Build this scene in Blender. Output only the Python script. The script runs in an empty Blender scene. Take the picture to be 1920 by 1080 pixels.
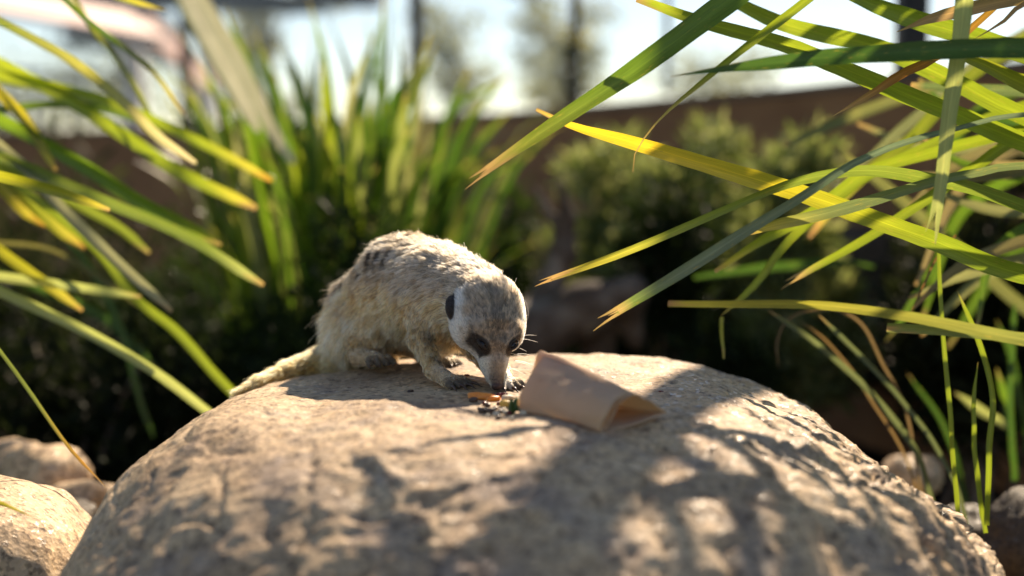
import bpy, bmesh, math, random
import numpy as np
from mathutils import Vector, Matrix, kdtree
from mathutils.bvhtree import BVHTree

R = math.radians
random.seed(7)
rng = np.random.default_rng(11)
scene = bpy.context.scene
col = scene.collection

# ------------------------------------------------------------------ camera, sky, sun, exposure
FPX = 2667.0                     # focal length in pixels of the 1920 px wide photograph
PITCH = math.atan(210.0 / FPX)
CAM = Vector((0, 0, 0.68))
cd = bpy.data.cameras.new('camera')
cd.lens = 50.0; cd.sensor_width = 36.0
cd.clip_start = 0.02; cd.clip_end = 2000
cd.dof.use_dof = True; cd.dof.focus_distance = 1.41; cd.dof.aperture_fstop = 2.0
cam = bpy.data.objects.new('camera', cd); col.objects.link(cam)
cam.location = CAM; cam.rotation_euler = (R(90) - PITCH, 0, 0)
scene.camera = cam

SUN_EL, SUN_AZ = R(38), R(20)    # azimuth measured from +Y (straight behind the scene) towards +X
SUN_DIR = Vector((math.sin(SUN_AZ) * math.cos(SUN_EL), math.cos(SUN_AZ) * math.cos(SUN_EL), math.sin(SUN_EL)))
world = bpy.data.worlds.new('World'); scene.world = world; world.use_nodes = True
wn = world.node_tree; wn.nodes.clear()
sky = wn.nodes.new('ShaderNodeTexSky'); sky.sky_type = 'NISHITA'; sky.sun_disc = False
sky.sun_elevation = SUN_EL; sky.sun_rotation = SUN_AZ
sky.air_density = 1.0; sky.dust_density = 0.15; sky.ozone_density = 2.0
bg = wn.nodes.new('ShaderNodeBackground'); bg.inputs['Strength'].default_value = 0.056
wo = wn.nodes.new('ShaderNodeOutputWorld')
wn.links.new(sky.outputs[0], bg.inputs[0]); wn.links.new(bg.outputs[0], wo.inputs[0])
sl = bpy.data.lights.new('sun', 'SUN'); sl.energy = 4.4; sl.angle = R(0.55); sl.color = (1.0, 0.88, 0.70)
so = bpy.data.objects.new('sun', sl); col.objects.link(so)
so.rotation_euler = SUN_DIR.to_track_quat('Z', 'Y').to_euler()
scene.view_settings.view_transform = 'Standard'; scene.view_settings.look = 'None'
scene.view_settings.gamma = 1.0; scene.view_settings.use_curve_mapping = False
scene.view_settings.exposure = 1.5
scene.view_settings.use_white_balance = True; scene.view_settings.white_balance_temperature = 7500; scene.view_settings.white_balance_tint = 17
scene.cycles.use_denoising = True
scene.cycles.max_bounces = 10; scene.cycles.transmission_bounces = 8
scene.cycles.diffuse_bounces = 4; scene.cycles.transparent_max_bounces = 12
scene.cycles.sample_clamp_indirect = 8.0
scene.cycles_curves.shape = 'RIBBONS'

# ------------------------------------------------------------------ helpers
CP, SP = math.cos(PITCH), math.sin(PITCH)
def P(px, py, d):
    """photo pixel + depth along the camera axis (metres) -> world point"""
    x = (px - 960) / FPX * d; y = (540 - py) / FPX * d
    return Vector((x, d * CP + y * SP, CAM.z - d * SP + y * CP))

def tag(o, label=None, cat=None, group=None, kind=None):
    if label: o['label'] = label
    if cat: o['category'] = cat
    if group: o['group'] = group
    if kind: o['kind'] = kind
    return o

def link(name, me, mat=None, parent=None, smooth=True):
    o = bpy.data.objects.new(name, me); col.objects.link(o)
    if mat is not None and not me.materials: me.materials.append(mat)
    if smooth and len(me.polygons): me.polygons.foreach_set('use_smooth', [True] * len(me.polygons))
    if parent is not None: o.parent = parent
    return o

def mesh(name, v, f):
    me = bpy.data.meshes.new(name)
    me.from_pydata([tuple(map(float, q)) for q in v], [], [tuple(int(i) for i in q) for q in f])
    me.update(); return me

def fast_mesh(name, v, quads):
    v = np.asarray(v, np.float32); q = np.asarray(quads, np.int32)
    me = bpy.data.meshes.new(name); me.vertices.add(len(v)); me.vertices.foreach_set('co', v.ravel())
    k = q.shape[1]
    me.loops.add(q.size); me.loops.foreach_set('vertex_index', q.ravel())
    me.polygons.add(len(q)); me.polygons.foreach_set('loop_start', np.arange(0, q.size, k, dtype=np.int32))
    me.update(calc_edges=True); me.validate(); return me

def empty(name, loc):
    o = bpy.data.objects.new(name, None); col.objects.link(o); o.location = loc; o.empty_display_size = .05
    bpy.context.view_layer.update()
    return o

def adopt(child, parent):
    """parent a world-space mesh to an empty that only has a location"""
    child.parent = parent; child.matrix_parent_inverse = Matrix.Translation(parent.location).inverted()
    return child

def hash3(i, j, k):
    h = (i.astype(np.int64) * 374761393 + j.astype(np.int64) * 668265263 + k.astype(np.int64) * 2147483647) & 0xffffffff
    h = ((h ^ (h >> 13)) * 1274126177) & 0xffffffff
    return ((h ^ (h >> 16)) & 0xffff) / 65535.0
def vnoise(p):
    p = np.asarray(p, np.float64); i = np.floor(p).astype(np.int64); f = p - i; f = f * f * (3 - 2 * f)
    r = 0
    for a in (0, 1):
        for b in (0, 1):
            for c in (0, 1):
                w = (f[..., 0] if a else 1 - f[..., 0]) * (f[..., 1] if b else 1 - f[..., 1]) * (f[..., 2] if c else 1 - f[..., 2])
                r = r + w * hash3(i[..., 0] + a, i[..., 1] + b, i[..., 2] + c)
    return r * 2 - 1
def fbm(p, oct=4, gain=.5):
    s = 0; a = 1.0
    for k in range(oct):
        s = s + a * vnoise(np.asarray(p) * (2.03 ** k) + 17.3 * k); a *= gain
    return s
def sstep(a, b, x):
    t = np.clip((np.asarray(x, float) - a) / (b - a), 0, 1); return t * t * (3 - 2 * t)
def lerp(a, b, t):
    t = np.asarray(t)[..., None]; return np.asarray(a) * (1 - t) + np.asarray(b) * t

# ------------------------------------------------------------------ materials
def new_mat(name):
    m = bpy.data.materials.new(name); m.use_nodes = True
    return m, m.node_tree.nodes, m.node_tree.links, m.node_tree.nodes['Principled BSDF']
def ramp(n, stops):
    r = n.new('ShaderNodeValToRGB')
    while len(r.color_ramp.elements) < len(stops): r.color_ramp.elements.new(.5)
    for e, (p, c) in zip(r.color_ramp.elements, stops): e.position = p; e.color = (*c, 1)
    return r
def noise_mat(name, stops, scale, rough=.8, bump=.0, bscale=None, detail=8, spec=.3, dist=.01, stretch=None):
    m, n, l, b = new_mat(name)
    tc = n.new('ShaderNodeTexCoord'); src = tc.outputs['Object']
    if stretch:
        mp = n.new('ShaderNodeMapping'); mp.inputs['Scale'].default_value = stretch; l.new(src, mp.inputs[0]); src = mp.outputs[0]
    t = n.new('ShaderNodeTexNoise'); t.inputs['Scale'].default_value = scale; t.inputs['Detail'].default_value = detail
    t.inputs['Roughness'].default_value = .65
    l.new(src, t.inputs['Vector']); r = ramp(n, stops); l.new(t.outputs['Fac'], r.inputs[0])
    l.new(r.outputs[0], b.inputs['Base Color']); b.inputs['Roughness'].default_value = rough
    b.inputs['Specular IOR Level'].default_value = spec
    if bump:
        t2 = n.new('ShaderNodeTexNoise'); t2.inputs['Scale'].default_value = bscale or scale * 4; t2.inputs['Detail'].default_value = 8
        l.new(src, t2.inputs['Vector']); bp = n.new('ShaderNodeBump'); bp.inputs['Strength'].default_value = bump
        bp.inputs['Distance'].default_value = dist; l.new(t2.outputs['Fac'], bp.inputs['Height']); l.new(bp.outputs[0], b.inputs['Normal'])
    return m

def rock_mat(name, tone=1.0):
    m, n, l, b = new_mat(name)
    tc = n.new('ShaderNodeTexCoord'); src = tc.outputs['Object']
    def nz(scale, detail=8, rough=.6):
        t = n.new('ShaderNodeTexNoise'); t.inputs['Scale'].default_value = scale; t.inputs['Detail'].default_value = detail
        t.inputs['Roughness'].default_value = rough; l.new(src, t.inputs['Vector']); return t.outputs['Fac']
    k = tone
    big = ramp(n, [(.3, (.27 * k, .18 * k, .115 * k)), (.5, (.47 * k, .325 * k, .19 * k)), (.68, (.60 * k, .44 * k, .27 * k))]); l.new(nz(9), big.inputs[0])
    ochre = ramp(n, [(.56, (0, 0, 0)), (.72, (1, 1, 1))]); l.new(nz(22, 6), ochre.inputs[0])
    m1 = n.new('ShaderNodeMix'); m1.data_type = 'RGBA'; m1.inputs['B'].default_value = (.40 * k, .235 * k, .10 * k, 1)
    mul = n.new('ShaderNodeMath'); mul.operation = 'MULTIPLY'; mul.inputs[1].default_value = .55
    l.new(ochre.outputs[0], mul.inputs[0]); l.new(mul.outputs[0], m1.inputs['Factor']); l.new(big.outputs[0], m1.inputs['A'])
    # grey-violet mineral patches
    gp = ramp(n, [(.52, (0, 0, 0)), (.66, (1, 1, 1))]); l.new(nz(14, 5, .55), gp.inputs[0])
    m2 = n.new('ShaderNodeMix'); m2.data_type = 'RGBA'; m2.inputs['B'].default_value = (.26 * k, .20 * k, .165 * k, 1)
    mu2 = n.new('ShaderNodeMath'); mu2.operation = 'MULTIPLY'; mu2.inputs[1].default_value = .6
    l.new(gp.outputs[0], mu2.inputs[0]); l.new(mu2.outputs[0], m2.inputs['Factor']); l.new(m1.outputs['Result'], m2.inputs['A'])
    # crystal grain
    v = n.new('ShaderNodeTexVoronoi'); v.inputs['Scale'].default_value = 240; l.new(src, v.inputs['Vector'])
    sep = n.new('ShaderNodeSeparateColor'); l.new(v.outputs['Color'], sep.inputs[0])
    gr = ramp(n, [(.0, (.40, .38, .36)), (.16, (.72, .70, .68)), (.3, (1, 1, 1)), (.8, (1.0, 1.0, 1.0)), (.93, (1.45, 1.42, 1.38))]); l.new(sep.outputs[0], gr.inputs[0])
    m3 = n.new('ShaderNodeMix'); m3.data_type = 'RGBA'; m3.blend_type = 'MULTIPLY'; m3.inputs['Factor'].default_value = .8
    l.new(m2.outputs['Result'], m3.inputs['A']); l.new(gr.outputs[0], m3.inputs['B'])
    # black mineral specks
    sp = ramp(n, [(.55, (1, 1, 1)), (.64, (.24, .20, .18))]); l.new(nz(85, 5, .65), sp.inputs[0])
    m4 = n.new('ShaderNodeMix'); m4.data_type = 'RGBA'; m4.blend_type = 'MULTIPLY'; m4.inputs['Factor'].default_value = .85
    l.new(m3.outputs['Result'], m4.inputs['A']); l.new(sp.outputs[0], m4.inputs['B'])
    l.new(m4.outputs['Result'], b.inputs['Base Color'])
    rr = ramp(n, [(.0, (.75,) * 3), (.85, (.7,) * 3), (.97, (.25,) * 3)]); l.new(sep.outputs[1], rr.inputs[0]); l.new(rr.outputs[0], b.inputs['Roughness'])
    b.inputs['Specular IOR Level'].default_value = .45
    bp = n.new('ShaderNodeBump'); bp.inputs['Strength'].default_value = .55; bp.inputs['Distance'].default_value = .0025; l.new(nz(160, 6, .7), bp.inputs['Height'])
    b2 = n.new('ShaderNodeBump'); b2.inputs['Strength'].default_value = .5; b2.inputs['Distance'].default_value = .001; l.new(v.outputs['Distance'], b2.inputs['Height']); l.new(bp.outputs[0], b2.inputs['Normal'])
    l.new(b2.outputs[0], b.inputs['Normal'])
    return m

def leaf_mat(name, gloss=.34, trans=.5, vein=True, spec=.5):
    """pigment from the point attribute 'pig'; 'luv' = (across, along) for the parallel veins"""
    m, n, l, b = new_mat(name)
    a = n.new('ShaderNodeAttribute'); a.attribute_name = 'pig'
    c = a.outputs['Color']
    if vein:
        u = n.new('ShaderNodeAttribute'); u.attribute_name = 'luv'
        mp = n.new('ShaderNodeMapping'); mp.inputs['Scale'].default_value = (9, 2.2, 1); l.new(u.outputs['Vector'], mp.inputs[0])
        t = n.new('ShaderNodeTexNoise'); t.inputs['Scale'].default_value = 1.6; t.inputs['Detail'].default_value = 5; l.new(mp.outputs[0], t.inputs['Vector'])
        r = ramp(n, [(.3, (.70, .72, .60)), (.55, (1, 1, 1)), (.75, (1.25, 1.2, 1.1))]); l.new(t.outputs['Fac'], r.inputs[0])
        mx = n.new('ShaderNodeMix'); mx.data_type = 'RGBA'; mx.blend_type = 'MULTIPLY'; mx.inputs['Factor'].default_value = .75
        l.new(c, mx.inputs['A']); l.new(r.outputs[0], mx.inputs['B']); c = mx.outputs['Result']
        sx = n.new('ShaderNodeSeparateXYZ'); l.new(u.outputs['Vector'], sx.inputs[0])
        fr_ = n.new('ShaderNodeMath'); fr_.operation = 'FRACT'; l.new(sx.outputs['Z'], fr_.inputs[0])
        mr = ramp(n, [(.0, (.82, .86, .8)), (.44, (1, 1, 1)), (.5, (1.35, 1.3, 1.3)), (.56, (1, 1, 1)), (1.0, (.82, .86, .8))]); l.new(fr_.outputs[0], mr.inputs[0])
        mx2 = n.new('ShaderNodeMix'); mx2.data_type = 'RGBA'; mx2.blend_type = 'MULTIPLY'; mx2.inputs['Factor'].default_value = .8
        l.new(c, mx2.inputs['A']); l.new(mr.outputs[0], mx2.inputs['B']); c = mx2.outputs['Result']
        t3 = n.new('ShaderNodeTexNoise'); t3.inputs['Scale'].default_value = 3.2; t3.inputs['Detail'].default_value = 4; mp3 = n.new('ShaderNodeMapping'); mp3.inputs['Scale'].default_value = (2.2, 3.5, 1); l.new(u.outputs['Vector'], mp3.inputs[0]); l.new(mp3.outputs[0], t3.inputs['Vector'])
        r3 = ramp(n, [(.64, (0, 0, 0)), (.70, (1, 1, 1))]); l.new(t3.outputs['Fac'], r3.inputs[0])
        mu3 = n.new('ShaderNodeMath'); mu3.operation = 'MULTIPLY'; mu3.inputs[1].default_value = .6; l.new(r3.outputs[0], mu3.inputs[0])
        mx3 = n.new('ShaderNodeMix'); mx3.data_type = 'RGBA'; mx3.inputs['B'].default_value = (.34, .27, .07, 1); l.new(mu3.outputs[0], mx3.inputs['Factor']); l.new(c, mx3.inputs['A']); c = mx3.outputs['Result']
        bp = n.new('ShaderNodeBump'); bp.inputs['Strength'].default_value = .25; bp.inputs['Distance'].default_value = .0006
        l.new(t.outputs['Fac'], bp.inputs['Height']); l.new(bp.outputs[0], b.inputs['Normal'])
    l.new(c, b.inputs['Base Color']); b.inputs['Roughness'].default_value = gloss; b.inputs['Specular IOR Level'].default_value = spec
    tr = n.new('ShaderNodeBsdfTranslucent')
    g = n.new('ShaderNodeMix'); g.data_type = 'RGBA'; g.blend_type = 'MULTIPLY'; g.inputs['Factor'].default_value = 1
    g.inputs['B'].default_value = (1.75, 1.6, .95, 1); l.new(c, g.inputs['A']); l.new(g.outputs['Result'], tr.inputs[0])
    ms = n.new('ShaderNodeMixShader'); ms.inputs[0].default_value = trans
    l.new(b.outputs[0], ms.inputs[1]); l.new(tr.outputs[0], ms.inputs[2])
    l.new(ms.outputs[0], n['Material Output'].inputs[0])
    return m

M = {}
M['rock'] = rock_mat('boulder_granite')
M['pale_rock'] = rock_mat('pale_granite', 1.25)
M['dark_rock'] = rock_mat('dark_granite', .16)
M['leaf'] = leaf_mat('strap_leaf')
M['silver_leaf'] = leaf_mat('silver_strap_leaf', .3, .12)
M['shrub_leaf'] = leaf_mat('shrub_leaf', .6, .4, vein=False, spec=.12)
M['soil'] = noise_mat('dark_soil', [(.3, (.008, .006, .005)), (.6, (.016, .012, .009)), (.8, (.035, .026, .018))], 14, .95, .8, 40, dist=.03, spec=.05)
M['wall'] = noise_mat('red_brown_render', [(.3, (.22, .10, .045)), (.6, (.33, .165, .075)), (.8, (.42, .235, .11))], 3.5, .9, .5, 22, dist=.01, stretch=(1, 1, 2.2))
M['cap'] = noise_mat('dark_coping', [(.3, (.12, .075, .05)), (.7, (.18, .12, .08))], 10, .7, .3, 40)
M['steel'] = noise_mat('dark_painted_steel', [(.3, (.012, .013, .016)), (.7, (.02, .021, .024))], 12, .45, .05, 60)
M['alu'] = noise_mat('grey_aluminium', [(.3, (.16, .18, .2)), (.7, (.22, .24, .26))], 12, .45)
M['white'] = noise_mat('white_post_paint', [(.3, (.80, .77, .75)), (.7, (.86, .83, .81))], 6, .6, .05, 40)
M['pink'] = noise_mat('pink_fascia_paint', [(.3, (.82, .54, .46)), (.7, (.88, .62, .54))], 4, .6, .05, 40)
M['roof'] = noise_mat('dark_roof_sheet', [(.3, (.014, .015, .018)), (.7, (.03, .032, .036))], 6, .6)
M['bark'] = noise_mat('grey_bark', [(.3, (.09, .065, .05)), (.6, (.19, .155, .125)), (.8, (.32, .28, .235))], 16, .9, .7, 60, dist=.01)
M['driftwood'] = noise_mat('weathered_driftwood', [(.3, (.045, .03, .022)), (.5, (.10, .072, .054)), (.72, (.30, .26, .22))], 9, .85, .7, 50, dist=.006, stretch=(1, 1, 1))
M['stem'] = noise_mat('green_stem', [(.3, (.05, .06, .03)), (.7, (.11, .12, .05))], 20, .6)

def glass_mat():
    m, n, l, b = new_mat('balustrade_glass')
    t = n.new('ShaderNodeBsdfTransparent'); t.inputs[0].default_value = (.95, .97, .98, 1)
    g = n.new('ShaderNodeBsdfGlossy'); g.inputs['Roughness'].default_value = .02
    lw = n.new('ShaderNodeLayerWeight'); lw.inputs[0].default_value = .5
    pw = n.new('ShaderNodeMath'); pw.operation = 'POWER'; pw.inputs[1].default_value = 5; l.new(lw.outputs['Facing'], pw.inputs[0])
    fr = n.new('ShaderNodeMath'); fr.operation = 'MULTIPLY_ADD'; fr.inputs[1].default_value = .9; fr.inputs[2].default_value = .04; l.new(pw.outputs[0], fr.inputs[0])
    d = n.new('ShaderNodeBsdfDiffuse'); d.inputs[0].default_value = (.7, .73, .75, 1)
    ms = n.new('ShaderNodeMixShader'); l.new(fr.outputs[0], ms.inputs[0]); l.new(t.outputs[0], ms.inputs[1]); l.new(g.outputs[0], ms.inputs[2])
    m2 = n.new('ShaderNodeMixShader'); m2.inputs[0].default_value = .025; l.new(ms.outputs[0], m2.inputs[1]); l.new(d.outputs[0], m2.inputs[2])
    l.new(m2.outputs[0], n['Material Output'].inputs[0]); return m
M['glass'] = glass_mat()

# ------------------------------------------------------------------ generic shapes
def spline(pts, n):
    """Catmull-Rom through world points, n samples spread evenly by arc length"""
    p = np.array([tuple(q) for q in pts], float)
    if len(p) == 2: p = np.array([p[0], (p[0] + p[1]) / 2, p[1]])
    e = np.vstack([2 * p[0] - p[1], p, 2 * p[-1] - p[-2]])
    out = []
    for i in range(1, len(e) - 2):
        t = np.linspace(0, 1, 24, endpoint=False)[:, None]
        a, b, c, d = e[i - 1], e[i], e[i + 1], e[i + 2]
        out.append(.5 * ((2 * b) + (c - a) * t + (2 * a - 5 * b + 4 * c - d) * t ** 2 + (3 * b - a - 3 * c + d) * t ** 3))
    q = np.vstack(out + [p[-1:]])
    s = np.r_[0, np.cumsum(np.linalg.norm(np.diff(q, axis=0), axis=1))]
    u = np.linspace(0, s[-1], n)
    return np.stack([np.interp(u, s, q[:, k]) for k in range(3)], 1)

def tube(pts, rad, n=24, k=10, wob=0, seed=0, ends=True):
    c = spline(pts, n); r = np.interp(np.linspace(0, 1, n), np.linspace(0, 1, len(rad)), rad)
    T = np.gradient(c, axis=0); T /= np.linalg.norm(T, axis=1)[:, None]
    up = np.array([0.13, .2, 1.0]) if abs(T[0][2]) < .8 else np.array([1.0, .1, .2])
    A = np.cross(T, up); A /= np.linalg.norm(A, axis=1)[:, None]; B = np.cross(T, A)
    ph = np.linspace(0, 2 * np.pi, k, endpoint=False)
    v = c[:, None] + (np.cos(ph)[None, :, None] * A[:, None] + np.sin(ph)[None, :, None] * B[:, None]) * r[:, None, None]
    if wob:
        nn = fbm(v * (1.2 / max(rad)) * .5 + seed, 3)
        v = c[:, None] + (v - c[:, None]) * (1 + wob * nn[..., None])
    v = v.reshape(-1, 3); f = []
    for i in range(n - 1):
        for j in range(k):
            a = i * k + j; b_ = i * k + (j + 1) % k; f.append((a, b_, b_ + k, a + k))
    if ends: f.append(tuple(range(k))[::-1]); f.append(tuple((n - 1) * k + j for j in range(k)))
    return v, f

def box_verts(x0, x1, y0, y1, z0, z1, bev=0):
    bm = bmesh.new(); bmesh.ops.create_cube(bm, size=1)
    for v in bm.verts: v.co = ((x0 + x1) / 2 + v.co.x * (x1 - x0), (y0 + y1) / 2 + v.co.y * (y1 - y0), (z0 + z1) / 2 + v.co.z * (z1 - z0))
    if bev: bmesh.ops.bevel(bm, geom=bm.edges[:], offset=bev, segments=2, affect='EDGES', profile=.5)
    me = bpy.data.meshes.new('box'); bm.to_mesh(me); bm.free(); return me
def box(name, a, b, w, h, mat, parent=None, z0=None, bev=.004, tilt=0):
    """box along a->b (horizontal or sloping), width w, height h"""
    a = Vector(a); b = Vector(b); L = (b - a).length
    me = box_verts(-L / 2, L / 2, -w / 2, w / 2, -h / 2, h / 2, bev); me.name = name
    if tilt: me.transform(Matrix.Rotation(tilt, 4, 'X'))
    x = (b - a).normalized(); up = Vector((0, 0, 1)) if abs(x.z) < .95 else Vector((0, 1, 0))
    y = up.cross(x).normalized(); z = x.cross(y)
    me.transform(Matrix.Translation((a + b) / 2) @ Matrix((x, y, z)).transposed().to_4x4())
    o = link(name, me, mat, None, False)
    if parent is not None: adopt(o, parent)
    return o

def stone(name, loc, rad, seed, mat, amp=.18, sub=5, rot=0):
    bm = bmesh.new(); bmesh.ops.create_icosphere(bm, subdivisions=sub, radius=1)
    v = np.array([q.co[:] for q in bm.verts])
    v = np.sign(v) * np.abs(v) ** .85
    v *= (1 + amp * fbm(v * 1.1 + seed * 7.7, 3) + amp * .18 * fbm(v * 6 + seed, 3))[:, None]
    for q, c in zip(bm.verts, v): q.co = c
    me = bpy.data.meshes.new(name); bm.to_mesh(me); bm.free()
    me.transform(Matrix.Rotation(rot, 4, 'Z') @ Matrix.Diagonal((*rad, 1)))
    o = link(name, me, mat); o.location = loc; return o

# ---- implicit surfaces: smooth union of round cones and ellipsoids, meshed by surface nets
def sd_cone(p, a, b, ra, rb):
    ba = b - a; l2 = (ba * ba).sum(); h = np.clip(((p - a) @ ba) / l2, 0, 1)
    return np.linalg.norm(p - a - h[..., None] * ba, axis=-1) - (ra + (rb - ra) * h)
def sd_ell(p, c, M3, r):
    q = (p - c) @ M3.T / r
    k0 = np.linalg.norm(q, axis=-1); k1 = np.linalg.norm(q / r, axis=-1) + 1e-9
    return k0 * (k0 - 1) / k1
def smin(a, b, k):
    h = np.maximum(k - np.abs(a - b), 0) / k
    return np.minimum(a, b) - h * h * k * .25
def field(prims, p):
    d = np.full(p.shape[:-1], 1e3, np.float32)
    for q in prims: d = smin(d, q['f'](p), q['k'])
    return d
def surface_nets(prims, lo, hi, h):
    lo = np.array(lo); n = np.ceil((np.array(hi) - lo) / h).astype(int) + 1
    ax = [lo[i] + h * np.arange(n[i]) for i in range(3)]
    D = np.full(n, .2, np.float32)
    for q in prims:
        b0, b1 = q['bb']; m = q['k'] + 3 * h
        s = [slice(max(0, int((b0[i] - m - lo[i]) / h)), min(n[i], int((b1[i] + m - lo[i]) / h) + 2)) for i in range(3)]
        g = np.stack(np.meshgrid(ax[0][s[0]], ax[1][s[1]], ax[2][s[2]], indexing='ij'), -1)
        t = tuple(s); D[t] = smin(D[t], q['f'](g).astype(np.float32), q['k'])
    ins = D < 0
    c = [ins[i:n[0] - 1 + i, j:n[1] - 1 + j, k:n[2] - 1 + k] for i in (0, 1) for j in (0, 1) for k in (0, 1)]
    cnt = sum(x.astype(np.int8) for x in c); act = (cnt > 0) & (cnt < 8)
    idx = np.full(act.shape, -1, np.int64); cells = np.argwhere(act); idx[act] = np.arange(len(cells))
    acc = np.zeros((len(cells), 3)); w = np.zeros(len(cells))
    corners = [(i, j, k) for i in (0, 1) for j in (0, 1) for k in (0, 1)]
    for a in range(8):
        for b in range(a + 1, 8):
            ca, cb = np.array(corners[a]), np.array(corners[b])
            if np.abs(ca - cb).sum() != 1: continue
            da = D[tuple((cells + ca).T)]; db = D[tuple((cells + cb).T)]
            m = (da < 0) != (db < 0); t = da / (da - db + 1e-12)
            acc[m] += (ca + (cb - ca) * t[:, None])[m]; w[m] += 1
    V = lo + (cells + acc / w[:, None]) * h
    Q = []
    for a in range(3):
        b_, c_ = (a + 1) % 3, (a + 2) % 3
        sl0 = [slice(None)] * 3; sl1 = [slice(None)] * 3
        sl0[a] = slice(0, n[a] - 1); sl1[a] = slice(1, n[a])
        i0, i1 = ins[tuple(sl0)], ins[tuple(sl1)]
        e = np.argwhere(i0 != i1)
        e = e[(e[:, b_] > 0) & (e[:, c_] > 0) & (e[:, b_] < n[b_] - 1) & (e[:, c_] < n[c_] - 1)]
        ob = np.zeros(3, int); ob[b_] = 1; oc = np.zeros(3, int); oc[c_] = 1
        q = np.stack([idx[tuple((e - ob - oc).T)], idx[tuple((e - oc).T)], idx[tuple(e.T)], idx[tuple((e - ob).T)]], 1)
        fl = ~i0[tuple(e.T)]; q[fl] = q[fl][:, ::-1]; Q.append(q)
    return V, np.vstack(Q)
def pcone(a, b, ra, rb, k=.012, **kw):
    a = np.array(a[:]); b = np.array(b[:]); r = max(ra, rb)
    return dict(f=lambda p: sd_cone(p, a, b, ra, rb), k=k, bb=(np.minimum(a, b) - r, np.maximum(a, b) + r), a=a, b=b, **kw)
def pell(c, r, M3=np.eye(3), k=.012, **kw):
    c = np.array(c[:]); r = np.array(r); m = r.max()
    return dict(f=lambda p: sd_ell(p, c, M3, r), k=k, bb=(c - m, c + m), a=c, b=c, **kw)

# ------------------------------------------------------------------ ground
gv = []; gf = []
N = 90
xs = np.sign(np.linspace(-1, 1, N)) * np.abs(np.linspace(-1, 1, N)) ** 3.2 * 900
X, Y = np.meshgrid(xs, xs + 0.0, indexing='ij')
Z = .025 * fbm(np.stack([X * 2.2, Y * 2.2, 0 * X], -1), 3) * np.exp(-(X ** 2 + (Y - 2) ** 2) / 60) - .02
idx = np.arange(N * N).reshape(N, N)
q = np.stack([idx[:-1, :-1], idx[1:, :-1], idx[1:, 1:], idx[:-1, 1:]], -1).reshape(-1, 4)
ground = link('ground', fast_mesh('ground', np.stack([X, Y + 1.5, Z], -1).reshape(-1, 3), q), M['soil']); tag(ground, kind='structure')

# ------------------------------------------------------------------ curved enclosure wall with glass screen
wall_px = [(-900, 262, 9.9), (-400, 256, 9.0), (100, 245, 7.84), (500, 231, 6.73), (860, 215, 5.8), (1300, 180, 4.45), (1620, 150, 3.7), (1950, 110, 3.03), (2500, 45, 2.34)]
WT = .93
wc = []
for px, py, d in wall_px:
    q = P(px, py, d); wc.append((q.x, q.y, 0))
wcs = spline(wc, 120)
Tn = np.gradient(wcs, axis=0); Tn /= np.linalg.norm(Tn, axis=1)[:, None]; Nn = np.stack([-Tn[:, 1], Tn[:, 0], 0 * Tn[:, 0]], 1)
def strip_solid(c, Nrm, w0, w1, z0, z1):
    v = []; f = []
    for p, nn in zip(c, Nrm):
        for w, z in ((w0, z0), (w0, z1), (w1, z1), (w1, z0)): v.append((*(p + nn * w)[:2], z))
    for i in range(len(c) - 1):
        for j in range(4): a = i * 4 + j; b_ = i * 4 + (j + 1) % 4; f.append((a, a + 4, b_ + 4, b_))
    f.append((0, 1, 2, 3)); n4 = (len(c) - 1) * 4; f.append((n4 + 3, n4 + 2, n4 + 1, n4))
    return v, f
wall = empty('enclosure_wall', wcs[60]); tag(wall, 'curved red brown rendered wall closing off the enclosure behind the plants', 'wall')
adopt(link('wall_body', mesh('wall_body', *strip_solid(wcs, Nn, 0, .22, -.05, WT - .024)), M['wall'], None, False), wall)
adopt(link('coping', mesh('coping', *strip_solid(wcs, Nn, -.008, .228, WT - .022, WT)), M['cap'], None, False), wall)
def wall_at(px):
    """point of the wall centreline seen at a pixel column"""
    k = (wcs[:, 0] - 0) / (wcs[:, 1] * CP) * FPX + 960
    i = int(np.argmin(np.abs(k - px))); return wcs[i] + Nn[i] * .11, i
screen = empty('glass_screen', wcs[60] + np.array([0, 0, WT])); tag(screen, 'tall clear glass screen on dark posts standing on the brown wall', 'glass screen')
post_px = [(-520, .07), (-150, .06), (330, .06), (735, .062), (1030, .036), (1650, .075), (2150, .07)]
ends = []
for px, w in post_px:
    p, i = wall_at(px); ends.append(i)
    box('post', (p[0], p[1], WT), (p[0], p[1], WT + 2.35), w, w, M['steel'], screen)
for a, b_ in zip(ends[:-1], ends[1:]):
    a += 1; b_ -= 1
    if b_ - a < 2: continue
    v, f = strip_solid(wcs[a:b_ + 1], Nn[a:b_ + 1], .104, .116, WT + .03, WT + 2.2)
    adopt(link('glass_panel', mesh('glass_panel', v, f), M['glass'], None, False), screen)
    v, f = strip_solid(wcs[a:b_ + 1], Nn[a:b_ + 1], .09, .13, WT + 2.24, WT + 2.3)
    adopt(link('top_rail', mesh('top_rail', v, f), M['steel'], None, False), screen)
p, i = wall_at(1186); box('glass_joint', (p[0], p[1], WT + .03), (p[0], p[1], WT + 2.2), .02, .03, M['alu'], screen)

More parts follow.
